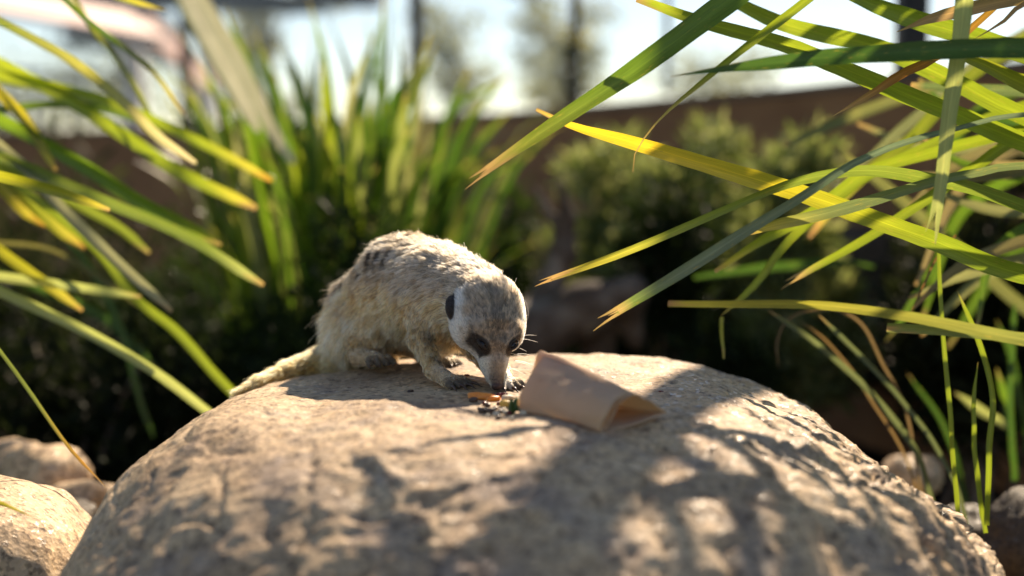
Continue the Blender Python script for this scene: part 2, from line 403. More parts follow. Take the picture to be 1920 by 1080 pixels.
# ------------------------------------------------------------------ pavilion beyond the wall
D1 = 13.0
pav = empty('open_pavilion', P(250, 330, D1) - Vector((0, 0, .6))); tag(pav, 'open pavilion with pink fascia, white posts and dark roof beyond the glass', 'pavilion')
a = P(-420, -78, D1 - 3.5); b_ = P(262, 44, D1); c = P(400, 165, D1 + 3.5)
box('tilted_fascia', a, b_, .06, .62, M['pink'], pav, tilt=R(-60))  # front fascia, tipped back so its pink face catches the sun
box('fascia', b_ + Vector((.02, .03, -.004)), c, .08, .22, M['pink'], pav)
rv = [a + Vector((0, .36, .19)), b_ + Vector((0, .36, .19)), c + Vector((0, .05, .13)), c + Vector((-3, 4, .9)), b_ + Vector((-2, 5, 1.6)), a + Vector((-2, 4, 1.6))]
rme = mesh('roof', [tuple(q) for q in rv] + [tuple(q + Vector((0, 0, .1))) for q in rv], [(0, 1, 4, 5), (1, 2, 3, 4), (11, 10, 7, 6), (10, 9, 8, 7), (0, 6, 7, 1), (1, 7, 8, 2), (2, 8, 9, 3), (3, 9, 10, 4), (4, 10, 11, 5), (5, 11, 6, 0)])
adopt(link('roof', rme, M['roof'], None, False), pav)
# high dark eave of the keeper house
for px, py, w, d in ((250, 70, 38, D1 + .15), (384, 165, 42, D1 + 3.0), (-330, -40, 38, D1 - 3.2)):
    t = P(px, py, d); box('post', (t.x, t.y, -.02), (t.x, t.y, t.z), w * d / FPX, w * d / FPX, M['white'], pav)
ra, rb_ = P(-300, 200, D1 - 2.6), P(250, 205, D1 + .1)
for zz in (0, .55): box('handrail', ra + Vector((0, 0, zz - .25)), rb_ + Vector((0, 0, zz - .25)), .05, .05, M['alu'], pav)
for k in range(22):
    t = ra.lerp(rb_, (k + .5) / 22); box('baluster', (t.x, t.y, t.z - .22), (t.x, t.y, t.z + .27), .025, .025, M['alu'], pav, bev=0)
house = empty('keeper_house_roof', P(330, -20, 8.6)); tag(house, 'dark overhanging roof eave above the pavilion at the top of the view', 'roof')
box('eave', P(205, -12, 9.4), P(452, -10, 8.8), 1.6, .10, M['roof'], house)
box('gutter', P(205, 3, 8.5), P(440, 6, 8.1), .09, .08, M['roof'], house)
box('rafter', P(560, -26, 9.0), P(700, -26, 9.0), 1.4, .12, M['roof'], house)

# ------------------------------------------------------------------ trees beyond the screen
def set_attr(me, name, arr, typ='FLOAT_COLOR'):
    a = me.attributes.new(name, typ, 'POINT')
    if typ == 'FLOAT_COLOR':
        arr = np.concatenate([arr, np.ones((len(arr), 1))], 1); a.data.foreach_set('color', arr.astype(np.float32).ravel())
    else: a.data.foreach_set('vector', arr.astype(np.float32).ravel())
def leaf_cloud(name, centres, radii, n, size, cols, mat, parent, seed, asp=3.0, droop=.3, flat=.8):
    g = np.random.default_rng(seed)
    c = np.asarray(centres)[g.integers(0, len(centres), n)] if np.ndim(radii) == 0 else None
    k = g.integers(0, len(centres), n); c = np.asarray(centres)[k]; r = np.broadcast_to(radii, (len(centres),))[k]
    off = g.normal(size=(n, 3)); off /= np.linalg.norm(off, axis=1)[:, None]; off *= (g.random(n) ** .45 * r)[:, None]; off[:, 2] *= flat
    p = c + off
    d = off / (r[:, None] + 1e-6) + g.normal(size=(n, 3)) * .7; d[:, 2] -= droop; d /= np.linalg.norm(d, axis=1)[:, None]
    s = np.cross(d, g.normal(size=(n, 3))); s /= np.linalg.norm(s, axis=1)[:, None]
    L = size * g.uniform(.6, 1.3, n)[:, None]; W = L / asp
    nrm = np.cross(d, s)
    v = np.stack([p, p + d * L * .5 + s * W * .5 + nrm * L * .06, p + d * L, p + d * L * .5 - s * W * .5 + nrm * L * .06], 1).reshape(-1, 3)
    me = fast_mesh(name, v, np.arange(n * 4).reshape(-1, 4))
    cc = np.asarray(cols)[g.integers(0, len(cols), n)] * g.uniform(.7, 1.25, (n, 1)); set_attr(me, 'pig', np.repeat(cc, 4, 0))
    o = link(name, me, mat); o['kind'] = 'stuff'; adopt(o, parent); return o
TREE_THIN = .36
def tree(px, d, base_py, top_py, wpx, seed, label, cols, n=2600):
    g = np.random.default_rng(seed)
    foot = P(px, 330, d); foot.z = 0; top = P(px, top_py, d).z; w = wpx * d / FPX
    t = empty('gum_tree', foot); tag(t, label, 'tree', 'gum trees beyond the glass screen')
    fx = np.array(foot)
    lean = g.normal(size=2) * .25
    pts = [fx, fx + [lean[0] * .5, lean[1] * .5, top * .3], fx + [lean[0], lean[1], top * .6], fx + [lean[0] * 1.2, lean[1], top * .9]]
    v, f = tube(pts, [top * .022, top * .016, top * .011, top * .004], 20, 9, .2, seed); adopt(link('trunk', mesh('trunk', v, f), M['bark']), t)
    cen = []; rad = []
    lo = max(.3 * top, P(px, base_py, d).z)
    for k in range(9):
        h = lo + (top - lo) * (k + .6) / 9; an = g.uniform(0, 6.28); rr = w * .5 * g.uniform(.35, 1.0)
        e = fx + [math.cos(an) * rr + lean[0], math.sin(an) * rr + lean[1], h]
        s0 = fx + [lean[0] * .8, lean[1] * .8, h * .75]
        v, f = tube([s0, (s0 + e) / 2 + [0, 0, .05 * top], e], [top * .008, top * .005, top * .002], 8, 6); adopt(link('limb', mesh('limb', v, f), M['bark']), t)
        cen.append(e); rad.append(w * g.uniform(.16, .30))
    leaf_cloud('crown', cen, np.array(rad), int(n * TREE_THIN), (.11 * d / 10), cols, M['shrub_leaf'], t, seed, 3.2, .5)
GUM = [(.20, .23, .14), (.26, .28, .18), (.16, .185, .12)]
tree(485, 13, 200, -60, 190, 1, 'broad grey green gum tree behind the wide strap leaf clump', GUM, 2800)
tree(850, 14, 200, 20, 150, 2, 'slim gum tree between the two thin dark screen posts', GUM, 1800)
tree(960, 17, 210, -30, 140, 3, 'sparse tall gum tree behind the thinner dark screen post', GUM, 1500)
tree(1095, 12, 190, 40, 130, 4, 'low bushy gum tree beside the grey glass joint', GUM, 1500)
tree(110, 19, 230, 110, 420, 5, 'wide distant gum tree seen beneath the pavilion roof', GUM, 2600)
tree(1330, 22, 190, 95, 260, 6, 'far low gum tree between glass joint and thick post', GUM, 1200)
tree(-350, 15, 220, -150, 420, 8, 'large gum tree past the far end of the pavilion', GUM, 2200)

# ------------------------------------------------------------------ the boulder
B_xc, B_yc, B_a, B_b, B_c, B_zt, B_al, B_be, B_sx = 0.0189, 1.366, 0.4611, 0.5514, 0.3162, 0.4843, 0.6736, 0.8568, -0.0117
NR = 430
gu = np.linspace(-1, 1, NR); U, V = np.meshgrid(gu, gu, indexing='ij')
DX = U * np.sqrt(1 - V * V / 2); DY = V * np.sqrt(1 - U * U / 2)
rho = np.clip(np.sqrt(DX ** 2 + DY ** 2), 0, 1); ang = np.arctan2(DY, DX)
tt = rho * 2.0
hh = np.sin(np.clip(tt, 0, np.pi / 2)) ** B_al * np.where(tt > np.pi / 2, 1 - .25 * (tt - np.pi / 2) ** 2, 1); ct = np.cos(tt); zz = np.sign(ct) * np.abs(ct) ** B_be
bx = B_xc + B_a * hh * np.cos(ang); by = B_yc + B_b * hh * np.sin(ang); bz = B_zt - B_c + B_c * zz + B_sx * (bx - B_xc)
bz = np.where(tt > np.pi / 2, B_zt - B_c - (tt - np.pi / 2) * .5, bz)
bz = bz + np.interp(bx, [-.44, -.40, -.36, -.33, -.27, -.18, -.03, .12, .19, .25, .32, .38, .42, .44], [.006, .012, .018, .016, .021, .004, -.001, .004, .010, .006, .003, -.008, .006, .032]) * np.clip(1.3 - tt * .3, .3, 1)
bz = bz + np.interp(by, [.9, 1.1, 1.25, 1.4, 1.5, 1.6, 1.7, 1.85], [0, 0, -.009, -.014, -.008, .005, .007, 0])
bp3 = np.stack([bx, by, bz], -1)
nrm = np.stack([(bx - B_xc) / B_a ** 2, (by - B_yc) / B_b ** 2, np.maximum(bz - (B_zt - B_c), -.1) / B_c ** 2 * 1.0], -1); nrm /= np.linalg.norm(nrm, axis=-1)[..., None]
flat_zone = np.exp(-(((bx + .05) / .22) ** 2 + ((by - 1.4) / .2) ** 2))
rough = sstep(1.15, .85, by) * .8 + sstep(.1, .4, bx) * .7 + .45
disp = .007 * fbm(bp3 * 7 + 3.1, 3) * (1 - .85 * flat_zone) + .0040 * fbm(bp3 * 28, 3) * (1 - .6 * flat_zone) * rough + .0026 * fbm(bp3 * np.array([80, 110, 110]) + 9, 3) * rough
ridge = 1 - np.abs(vnoise(bp3 * np.array([16, 16, 34]) + 40)); disp -= .006 * sstep(.93, 1.0, ridge) * rough * (1 - flat_zone)      # thin cracks
pit = sstep(.42, .75, vnoise(bp3 * 62 + 5)); disp -= .0045 * pit * rough * (1 - .7 * flat_zone)
pit2 = sstep(.35, .7, vnoise(bp3 * 33 + 15)) * sstep(.12, .3, bx) * sstep(1.3, 1.1, by); disp -= .013 * pit2
bp3 = bp3 + nrm * disp[..., None]
idx = np.arange(NR * NR).reshape(NR, NR)
rq = np.stack([idx[:-1, :-1], idx[1:, :-1], idx[1:, 1:], idx[:-1, 1:]], -1).reshape(-1, 4)
rme = fast_mesh('granite_boulder', bp3.reshape(-1, 3), rq)
boulder = link('granite_boulder', rme, M['rock']); tag(boulder, 'large rounded tan granite boulder the meerkat stands on', 'boulder')
step = 3
i3 = idx[::step, ::step]; sub = bp3[::step, ::step].reshape(-1, 3); n3 = i3.shape[0]; j3 = np.arange(n3 * n3).reshape(n3, n3)
bvh = BVHTree.FromPolygons([tuple(x) for x in sub], [tuple(int(k) for k in x) for x in np.stack([j3[:-1, :-1], j3[1:, :-1], j3[1:, 1:], j3[:-1, 1:]], -1).reshape(-1, 4)])
def hit(px, py):
    d = (P(px, py, 1) - CAM).normalized(); h = bvh.ray_cast(CAM, d)
    return h[0] if h[0] is not None else P(px, py, 1.4)
def rock_z(x, y):
    h = bvh.ray_cast(Vector((x, y, 1)), Vector((0, 0, -1))); return h[0].z if h[0] is not None else 0
def depth_of(p):
    q = Vector(p) - CAM; return q.y * CP - q.z * SP

# ------------------------------------------------------------------ other stones
st = [('pale_boulder', P(10, 1075, 1.18) + Vector((-.02, .05, -.06)), (.10, .15, .13), 3, 'pale_rock', 'smooth pale boulder low beside the big boulder, under a yellow leaf tip'),]
o = stone('pale_boulder', P(-22, 1090, 1.42) + Vector((0, 0, -.03)), (.115, .14, .125), 3, M['pale_rock'], .08, 6); tag(o, 'smooth pale boulder lying low beside the big tan boulder', 'boulder')
for k, (px, py, d, r, m, lab) in enumerate([
    (22, 890, 2.05, (.055, .06, .05), 'pale_rock', 'squat tan stone heaped behind the smooth pale boulder'),
    (96, 905, 2.0, (.058, .06, .055), 'pale_rock', 'roundest tan stone of the small heap behind the pale boulder'),
    (142, 938, 1.9, (.032, .04, .026), 'pale_rock', 'small flat pale stone wedged at the edge of the heap'),
    (120, 985, 1.8, (.04, .05, .03), 'dark_rock', 'dark grey stone in the gap between the pale boulder and big boulder'),
    (178, 960, 2.0, (.05, .06, .04), 'rock', 'brown stone half hidden behind the big boulder beside the heap')]):
    o = stone('stone', P(px, py, d), r, 10 + k, M[m], .16, 4, k); tag(o, lab, 'stone')
for k, (px, py, d, r, m, lab) in enumerate([
    (1712, 892, 2.2, (.042, .05, .030), 'pale_rock', 'small pale grey stone in shade below the arching grass blades'),
    (1840, 1065, 1.85, (.08, .09, .07), 'dark_rock', 'dark brown stone among the upright green blades'),
    (1985, 1080, 1.75, (.08, .09, .10), 'dark_rock', 'dark reddish stone beside the big boulder under the strap leaf plant'),
    (1560, 560, 3.6, (.28, .2, .2), 'dark_rock', 'dark shaded rock lying below the shrubs')]):
    o = stone('stone', P(px, py, d), r, 30 + k, M[m], .16, 5, k); tag(o, lab, 'stone')

# ------------------------------------------------------------------ driftwood log
LD = 2.85
lp = [pcone(P(1185, 548, LD), P(1095, 580, LD), .034, .046, .03), pcone(P(1095, 580, LD), P(980, 640, LD), .046, .058, .04),
      pcone(P(980, 640, LD), P(820, 740, LD), .058, .07, .05), pcone(P(1180, 560, LD), P(1192, 640, LD + .05), .026, .018, .03),
      pcone(P(1000, 610, LD + .05), P(1054, 480, LD + .08), .040, .024, .04), pcone(P(1054, 480, LD + .08), P(1064, 410, LD + .08), .024, .017, .03),
      pcone(P(1064, 410, LD + .08), P(1050, 348, LD + .06), .016, .010, .012), pcone(P(1056, 450, LD + .08), P(1002, 350, LD + .08), .013, .006, .012),
      pcone(P(1120, 590, LD + .05), P(1120, 800, LD + .1), .035, .04, .04), pcone(P(900, 690, LD), P(890, 900, LD + .1), .05, .06, .05)]
LV, LQ = surface_nets(lp, P(760, 960, LD) - Vector((.1, .25, .1)), P(1240, 300, LD) + Vector((.05, .25, .05)), .007)
LV += (fbm(LV * np.array([22, 22, 9]), 3) * .006)[:, None] * np.random.default_rng(1).normal(size=3) * .6
lm = fast_mesh('driftwood_log', LV, LQ); log = link('driftwood_log', lm, M['driftwood']); tag(log, 'forked grey weathered driftwood log lying behind the boulder', 'log')

# ------------------------------------------------------------------ strap leaves
GREEN = (.09, .18, .025); LIME = (.20, .275, .032); YEL = (.46, .43, .08); PALE = (.32, .38, .17); BLUE = (.12, .18, .15); DRY = (.34, .23, .13); DEEP = (.045, .11, .022); STRAW = (.40, .30, .16)
def strap(name, pts, width, parent, colour, tip=None, tipc=DRY, tiplen=.06, roll=0.0, twist=0.0, kind='point', seed=0, n=46, fold=.22, taper=.35, wbase=.7, mid=None, mat='leaf'):
    """strap leaf: pts from the tip to the base in world space; width in metres (a number or list tip->base)"""
    g = np.random.default_rng(seed + 5)
    c = spline(pts, n); c = c + np.stack([vnoise(np.stack([np.arange(n) * .16 + seed, np.full(n, 3.1 * k_), np.full(n, .5)], -1)) for k_ in range(3)], 1) * .0022
    T = np.gradient(c, axis=0); T /= np.linalg.norm(T, axis=1)[:, None]
    L = np.r_[0, np.cumsum(np.linalg.norm(np.diff(c, axis=0), axis=1))]; s = L / L[-1]
    view = c - np.array(CAM); view /= np.linalg.norm(view, axis=1)[:, None]
    A = np.cross(T, view); A /= np.linalg.norm(A, axis=1)[:, None] + 1e-9
    for i in range(1, n):
        if (A[i] * A[i - 1]).sum() < 0: A[i] = -A[i]
    A = A + 0; 
    for _ in range(4): A[1:-1] = (A[:-2] + 2 * A[1:-1] + A[2:]) / 4
    A -= (A * T).sum(1)[:, None] * T; A /= np.linalg.norm(A, axis=1)[:, None] + 1e-9
    B = np.cross(T, A)
    th = R(roll) + R(twist) * s; W = A * np.cos(th)[:, None] + B * np.sin(th)[:, None]; Bn = np.cross(T, W)
    w = np.interp(s, np.linspace(0, 1, len(width)), width) if np.ndim(width) else np.full(n, width)
    if kind == 'point': w = w * np.clip(L / (taper * .6), 0.04, 1) ** .75
    elif kind == 'blunt': w = w * np.clip(.45 + L / (taper * .25) * .6, 0, 1)
    elif kind in ('split', 'cut'): w = w * np.clip(.75 + L / .25 * .25, 0, 1)
    w = w * (1 - (1 - wbase) * sstep(.6, 1, s))
    w = w * (1 + .025 * np.sin(L * 60 + seed) + .02 * np.sin(L * 171 + seed))
    us = np.array([-1, -.55, 0, .55, 1.0]); K = 5
    v = c[:, None] + us[None, :, None] * W[:, None] * w[:, None, None] * .5 + (np.abs(us)[None, :, None] - .4) * Bn[:, None] * (w * fold * .5)[:, None, None]
    v = v + (Bn * (np.sin(L * 23 + seed) * .0012)[:, None])[:, None]
    f = [(i * K + j, i * K + j + 1, (i + 1) * K + j + 1, (i + 1) * K + j) for i in range(n - 1) for j in range(K - 1)]
    VV = [v.reshape(-1, 3)]; FF = list(f); LL = [np.repeat(L, K)]; UU = [np.tile(us, n)]
    if kind == 'split':      # torn end: uneven prongs
        spans = [(-1, -.25, .05), (-.2, .15, .018), (.2, 1.0, .034)] if seed % 2 else [(-1, .1, .045), (.15, .45, .015), (.45, 1.0, .03)]
        for (u0, u1, pl) in spans:
            pl *= width[0] / .018 if np.ndim(width) else width / .018
            m = 7; base = sum(len(x) for x in VV); pv = []
            bend = g.uniform(-.6, .6) + (u0 + u1) * .5
            for i in range(m):
                t = i / (m - 1); um = (u0 + u1) / 2; hw = (u1 - u0) / 2 * (1 - t) ** .8 + .012
                cc = c[0] - T[0] * pl * t + W[0] * w[0] * .5 * (um + bend * .5 * t * t) + Bn[0] * pl * .25 * t * t * g.uniform(.5, 1)
                pv += [cc - W[0] * w[0] * .5 * hw, cc + W[0] * w[0] * .5 * hw]
            VV.append(np.array(pv)); LL.append(-pl * np.repeat(np.arange(m) / (m - 1), 2)); UU.append(np.tile([u0, u1], m))
            FF += [(base + 2 * i, base + 2 * i + 1, base + 2 * i + 3, base + 2 * i + 2) for i in range(m - 1)]
    VV = np.vstack(VV); LL = np.concatenate(LL); UU = np.concatenate(UU)
    base_c = np.array(colour)[None].repeat(len(VV), 0)
    if mid is not None: base_c = lerp(np.array(mid)[None].repeat(len(VV), 0), base_c, sstep(.05, .45, LL))
    if tip is not None: base_c = lerp(np.array(tip)[None].repeat(len(VV), 0), base_c, sstep(0, tiplen * 3.2, LL + .01 * UU))
    jag = .018 * vnoise(np.stack([UU * 3, LL * 90, 0 * UU + seed], -1))
    base_c = lerp(np.array(tipc)[None].repeat(len(VV), 0), base_c, sstep(tiplen * .15, tiplen * .7, LL + jag)) if tiplen > 0 else base_c
    base_c = base_c * (1 + .14 * vnoise(np.stack([UU * 2, LL * 30, 0 * UU + seed * 3.3], -1)))[:, None]
    me = fast_mesh(name, VV, FF) if False else mesh(name, VV, FF)
    set_attr(me, 'pig', np.clip(base_c, .005, .9)); set_attr(me, 'luv', np.stack([UU + seed, LL * 8, UU * .49 + .5], -1), 'FLOAT_VECTOR')
    o = link(name, me, M[mat])
    if parent is not None: adopt(o, parent)
    return o

def px_leaf(parent, pts, wpx, base, seed, colour, d=None, ext=True, lift=.5, **kw):
    """leaf given by photo pixels (tip first) at its own depths, carried on in an arch to the plant's base"""
    pts = [p if len(p) == 3 else (*p, d) for p in pts]
    W = [P(*p) for p in pts]; n_in = len(W)
    wl = [wpx] * len(pts) if not np.ndim(wpx) else list(np.interp(np.linspace(0, 1, len(pts)), np.linspace(0, 1, len(wpx)), wpx))
    wm = [w * p[2] / FPX for w, p in zip(wl, pts)]
    Lin = sum((W[i + 1] - W[i]).length for i in range(n_in - 1)); Lout = 0
    if ext:
        p0 = W[-1]; T = (W[-1] - W[-2]).normalized(); b = Vector(base); L = max((b - p0).length, .3)
        p1 = p0 + T * L * .45; p2 = b + Vector((0, 0, lift)); 
        for t in (.2, .4, .6, .8, 1.0):
            W.append((1 - t) ** 3 * p0 + 3 * (1 - t) ** 2 * t * p1 + 3 * (1 - t) * t * t * p2 + t ** 3 * b)
        Lout = sum((W[i + 1] - W[i]).length for i in range(n_in - 1, len(W) - 1))
    tot = Lin + Lout
    s_in = np.linspace(0, Lin / tot, len(wm))
    width = list(np.interp(np.linspace(0, 1, 24), np.r_[s_in, 1.0] if ext else s_in, np.r_[wm, wm[-1]] if ext else wm))
    return strap('leaf', W, width, parent, colour, seed=seed, n=int(30 + tot * 40), **kw)

RB = Vector((.98, 1.72, .0))
rp = empty('strap_leaf_plant', RB); tag(rp, 'large strap leaf plant arching over the boulder with torn sharp leaf ends', 'plant')
def rbase(k): 
    g = random.Random(k); return RB + Vector((g.uniform(-.12, .12), g.uniform(-.2, .25), 0))
RL = [  # pixels tip first, width px, depth, colour, options
    ([(915, 318), (1010, 252), (1190, 132), (1370, 0), (1560, -130)], [20, 36, 44, 46, 44], 1.36, GREEN, dict(kind='split', tip=(.16, .20, .04), tiplen=.06, roll=-8, seed=3)),
    ([(1196, -4), (1330, 46), (1475, 84), (1570, 122), (1700, 176), (1800, 216), (1920, 268)], [20, 32, 33, 34, 36], 1.46, LIME, dict(kind='cut', tiplen=.03, roll=10)),
    ([(1300, -34), (1375, 0), (1475, 45), (1640, 88), (1730, 126), (1800, 158), (1920, 216)], [22, 30, 33, 34], 1.5, LIME, dict(kind='blunt', tiplen=.02, roll=6)),
    ([(1258, 147), (1400, 126), (1560, 106), (1760, 93), (1930, 92)], [10, 26, 34, 38, 40], 1.27, DEEP, dict(kind='point', taper=.14, tiplen=.015, roll=-14)),
    ([(1187, 322), (1192, 285), (1235, 225), (1320, 150), (1400, 86), (1515, -2), (1600, -70)], [2, 3, 9, 14, 17, 18, 18], 1.36, LIME, dict(kind='blunt', tip=STRAW, tiplen=.05, roll=15)),
    ([(1756, 392), (1766, 330), (1781, 220), (1799, 100), (1808, 0), (1815, -90)], [28, 33, 35, 35, 34], 1.3, PALE, dict(kind='split', tiplen=.012, roll=5, seed=2, tipc=PALE)),
    ([(1006, 205), (1075, 236), (1180, 265), (1330, 310), (1500, 362), (1620, 405), (1760, 455), (1925, 517)], [14, 26, 34, 35, 36, 37], 1.42, (.19, .27, .032), dict(kind='blunt', mid=(.62, .47, .05), tiplen=.05, roll=8)),
    ([(1034, 523), (1100, 500), (1200, 461), (1375, 386), (1480, 346), (1580, 326), (1650, 323), (1745, 336), (1830, 353), (1925, 386)], [14, 19, 18, 14, 18, 26, 26, 26], 1.4, (.16, .23, .05), dict(kind='split', tip=YEL, tiplen=.05, roll=12, twist=30, seed=4)),
    ([(1160, 585), (1250, 530), (1390, 440), (1500, 371), (1600, 306), (1700, 266), (1800, 240), (1925, 214)], [22, 30, 22, 16, 13, 9, 9], 1.36, BLUE, dict(kind='split', tiplen=.02, tipc=STRAW, tip=(.15, .24, .06), roll=0, seed=7)),
    ([(1375, 450), (1440, 425), (1500, 411), (1600, 386), (1740, 346), (1830, 326), (1925, 310)], [14, 24, 24, 20, 16, 14], 1.38, (.13, .18, .10), dict(kind='point', taper=.08, tip=YEL, tiplen=.035, roll=10)),
    ([(1336, 512), (1420, 456), (1520, 400), (1626, 322), (1758, 284), (1870, 256), (1950, 240)], [18, 22, 22, 22, 22], 1.58, LIME, dict(kind='blunt', tip=YEL, tiplen=.02, roll=18)),
    ([(1500, 516), (1620, 450), (1740, 372), (1830, 312), (1930, 250)], [16, 21, 22, 22], 1.56, LIME, dict(kind='split', tiplen=.03, tipc=STRAW, roll=8, seed=9)),
    ([(1517, 446), (1560, 392), (1612, 338), (1700, 270), (1760, 205), (1850, 120)], [24, 24, 24, 22], 1.78, (.17, .22, .03), dict(kind='blunt', tip=YEL, tiplen=.05, tipc=(.4, .24, .13))),
    ([(1561, 217), (1644, 168), (1690, 137), (1745, 112), (1800, 70), (1880, 0), (1930, -50)], [6, 18, 20, 16, 12, 10], 1.42, (.16, .17, .04), dict(kind='point', taper=.05, tip=(.32, .13, .035), tiplen=.13, tipc=(.42, .26, .14), roll=20, twist=60)),
    ([(1682, 60), (1740, 37), (1800, 22), (1930, -4)], [8, 24, 26, 26], 1.4, (.24, .19, .10), dict(kind='point', taper=.06, tip=(.36, .24, .16), tiplen=.06, roll=5)),
    ([(1828, 76), (1880, 44), (1930, 2)], [3, 7, 10], 1.38, DRY, dict(kind='point', taper=.05, tiplen=.08)),
    ([(1254, 567), (1330, 569), (1400, 570), (1560, 574), (1700, 590), (1800, 610), (1925, 636)], [16, 19, 20, 22, 26], 1.3, (.16, .20, .09), dict(kind='cut', tip=YEL, tiplen=.03, tipc=(.33, .2, .14), roll=20, mid=(.24, .24, .05))),
    ([(1664, 612), (1760, 618), (1925, 632)], [24, 24, 22], 1.33, (.15, .20, .08), dict(kind='cut', tiplen=.006, roll=12)),
    ([(1560, -25), (1600, -8), (1670, 20), (1750, 46), (1820, 66), (1925, 100)], [30, 36, 38, 38], 1.48, (.18, .26, .03), dict(kind='blunt', tiplen=0, roll=-6)),
    ([(1790, 98), (1860, 126), (1925, 158)], [30, 34, 34], 1.44, (.20, .23, .03), dict(kind='blunt', tiplen=0)),
    ([(1708, 160), (1800, 166), (1925, 172)], [18, 24, 26], 1.62, (.10, .15, .08), dict(kind='cut', tiplen=.01, roll=10)),
    ([(1560, 276), (1640, 335), (1720, 400), (1800, 470), (1900, 560)], [16, 22, 24, 24], 2.05, (.13, .15, .07), dict(kind='blunt', tiplen=.02)),
    ([(1470, 272), (1580, 225), (1680, 185), (1800, 140), (1930, 90)], [16, 22, 24, 24], 2.1, (.15, .17, .08), dict(kind='blunt', tiplen=.02)),
    ([(1600, 320), (1680, 250), (1740, 200), (1830, 120)], [14, 20, 22, 22], 1.95, (.16, .19, .12), dict(kind='blunt', tiplen=.02)),
    ([(1350, 592), (1420, 530), (1482, 452), (1560, 380), (1680, 300)], [8, 16, 18, 18], 1.62, LIME, dict(kind='point', taper=.05, tiplen=.02)),
    ([(1358, 670), (1356, 635), (1352, 592)], [9, 11, 10], 1.6, (.2, .24, .05), dict(kind='blunt', tiplen=.01, wbase=1)),
    ([(1640, 500), (1580, 490), (1440, 500), (1300, 520)], [8, 16, 16, 10], 2.3, DEEP, dict(kind='blunt', tiplen=0)),
]
for k, (pts, w, d, c, kw) in enumerate(RL):
    kw = dict(kw); sd = kw.pop('seed', k * 2 + 1)
    px_leaf(rp, pts, w, rbase(k), sd, c, d=d, ext=k not in (25, 26), lift=.55 + .3 * (pts[0][1] < 250), **kw)
g = random.Random(4)
for k in range(15):    # inner leaves of the clump at the edge of the view
    x0 = g.uniform(1740, 1960); y0 = g.uniform(180, 520); d = g.uniform(1.65, 2.2); an = g.uniform(-.9, 1.3); L = g.uniform(120, 260)
    pts = [(x0 - L * math.cos(an) * .6, y0 + L * math.sin(an)), (x0, y0), (x0 + L * .8, y0 - L * math.sin(an) * .4 - 20)]
    px_leaf(rp, pts, [14, 24, 24], rbase(100 + k), 200 + k, g.choice([GREEN, (.20, .22, .13), (.17, .16, .10), DEEP, (.26, .22, .14)]), d=d, kind='blunt', tiplen=.03, roll=g.uniform(-30, 30))
for k in range(24):    # leaves that arch above the view and throw the dappled shade on the boulder
    tx = g.uniform(.14, .66); ty = g.uniform(1.4, 2.0); tz = g.uniform(.98, 1.22) + .10 * (ty - 1.7); dr = g.uniform(.05, .25)
    b = rbase(300 + k); m = Vector(((tx + b.x) / 2 + .1, (ty + b.y) / 2 + g.uniform(-.1, .15), tz + g.uniform(.1, .3)))
    tipp = Vector((tx - .15, ty + g.uniform(-.12, .08), tz + .02 - dr * .2))
    strap('leaf', [tipp, Vector((tx, ty, tz + .05)), m, b + Vector((.02, 0, .6)), b], g.uniform(.014, .022), rp, g.choice([LIME, GREEN, PALE]), tiplen=.04, roll=g.uniform(-35, 35), seed=400 + k, kind='point')

# grass blades and arching stems low at the edge of the boulder
gb = empty('grass_tuft', P(1800, 960, 1.75)); tag(gb, 'tuft of thin upright green blades beside the boulder below the strap leaves', 'grass')
for k, (pts, w, d, c) in enumerate([
    ([(1760, 420), (1764, 560), (1774, 700), (1790, 870), (1800, 1000)], [7, 9, 10, 9], 1.5, LIME),
    ([(1795, 545), (1836, 640), (1861, 740), (1856, 860), (1850, 985)], [8, 11, 11, 10], 1.5, LIME),
    ([(1834, 676), (1825, 770), (1834, 900), (1846, 1000)], [5, 9, 10, 9], 1.52, LIME),
    ([(1440, 580), (1530, 640), (1620, 722), (1690, 805), (1732, 885), (1760, 990)], [9, 12, 12, 10], 1.75, (.09, .12, .07)),
    ([(1535, 588), (1620, 672), (1700, 762), (1785, 892), (1815, 990)], [9, 10, 9, 8], 1.72, (.09, .12, .07)),
    ([(1462, 690), (1458, 640), (1478, 600), (1520, 582), (1570, 582), (1615, 610), (1655, 680), (1700, 770), (1730, 930)], [4, 5, 6, 5], 1.8, (.14, .10, .07)),
    ([(1500, 600), (1560, 650), (1640, 760), (1700, 860), (1740, 990)], [3, 5, 5, 4], 1.82, (.18, .12, .07)),
    ([(1660, 640), (1690, 600), (1740, 520), (1770, 470)], [8, 14, 14, 10], 1.95, GREEN),
    ([(1700, 600), (1735, 530), (1760, 480), (1790, 440)], [3, 4, 4, 4], 1.6, (.16, .09, .04)),
    ([(1790, 735), (1840, 770), (1890, 800)], [14, 18, 14], 2.1, PALE), ([(1870, 690), (1885, 740), (1895, 800)], [12, 16, 14], 2.1, GREEN),
    ([(1905, 560), (1895, 700), (1900, 900)], [10, 12, 12], 2.0, DEEP), ([(1870, 600), (1905, 700), (1930, 850)], [10, 12, 12], 2.2, DEEP),
    ([(1700, 700), (1770, 800), (1820, 960)], [6, 10, 9], 2.1, DEEP)]):
    px_leaf(gb, pts, w, None, 500 + k, c, d=d, ext=False, kind='point', taper=.05, tiplen=.012, roll=(k * 23) % 40 - 20, fold=.35, wbase=1)

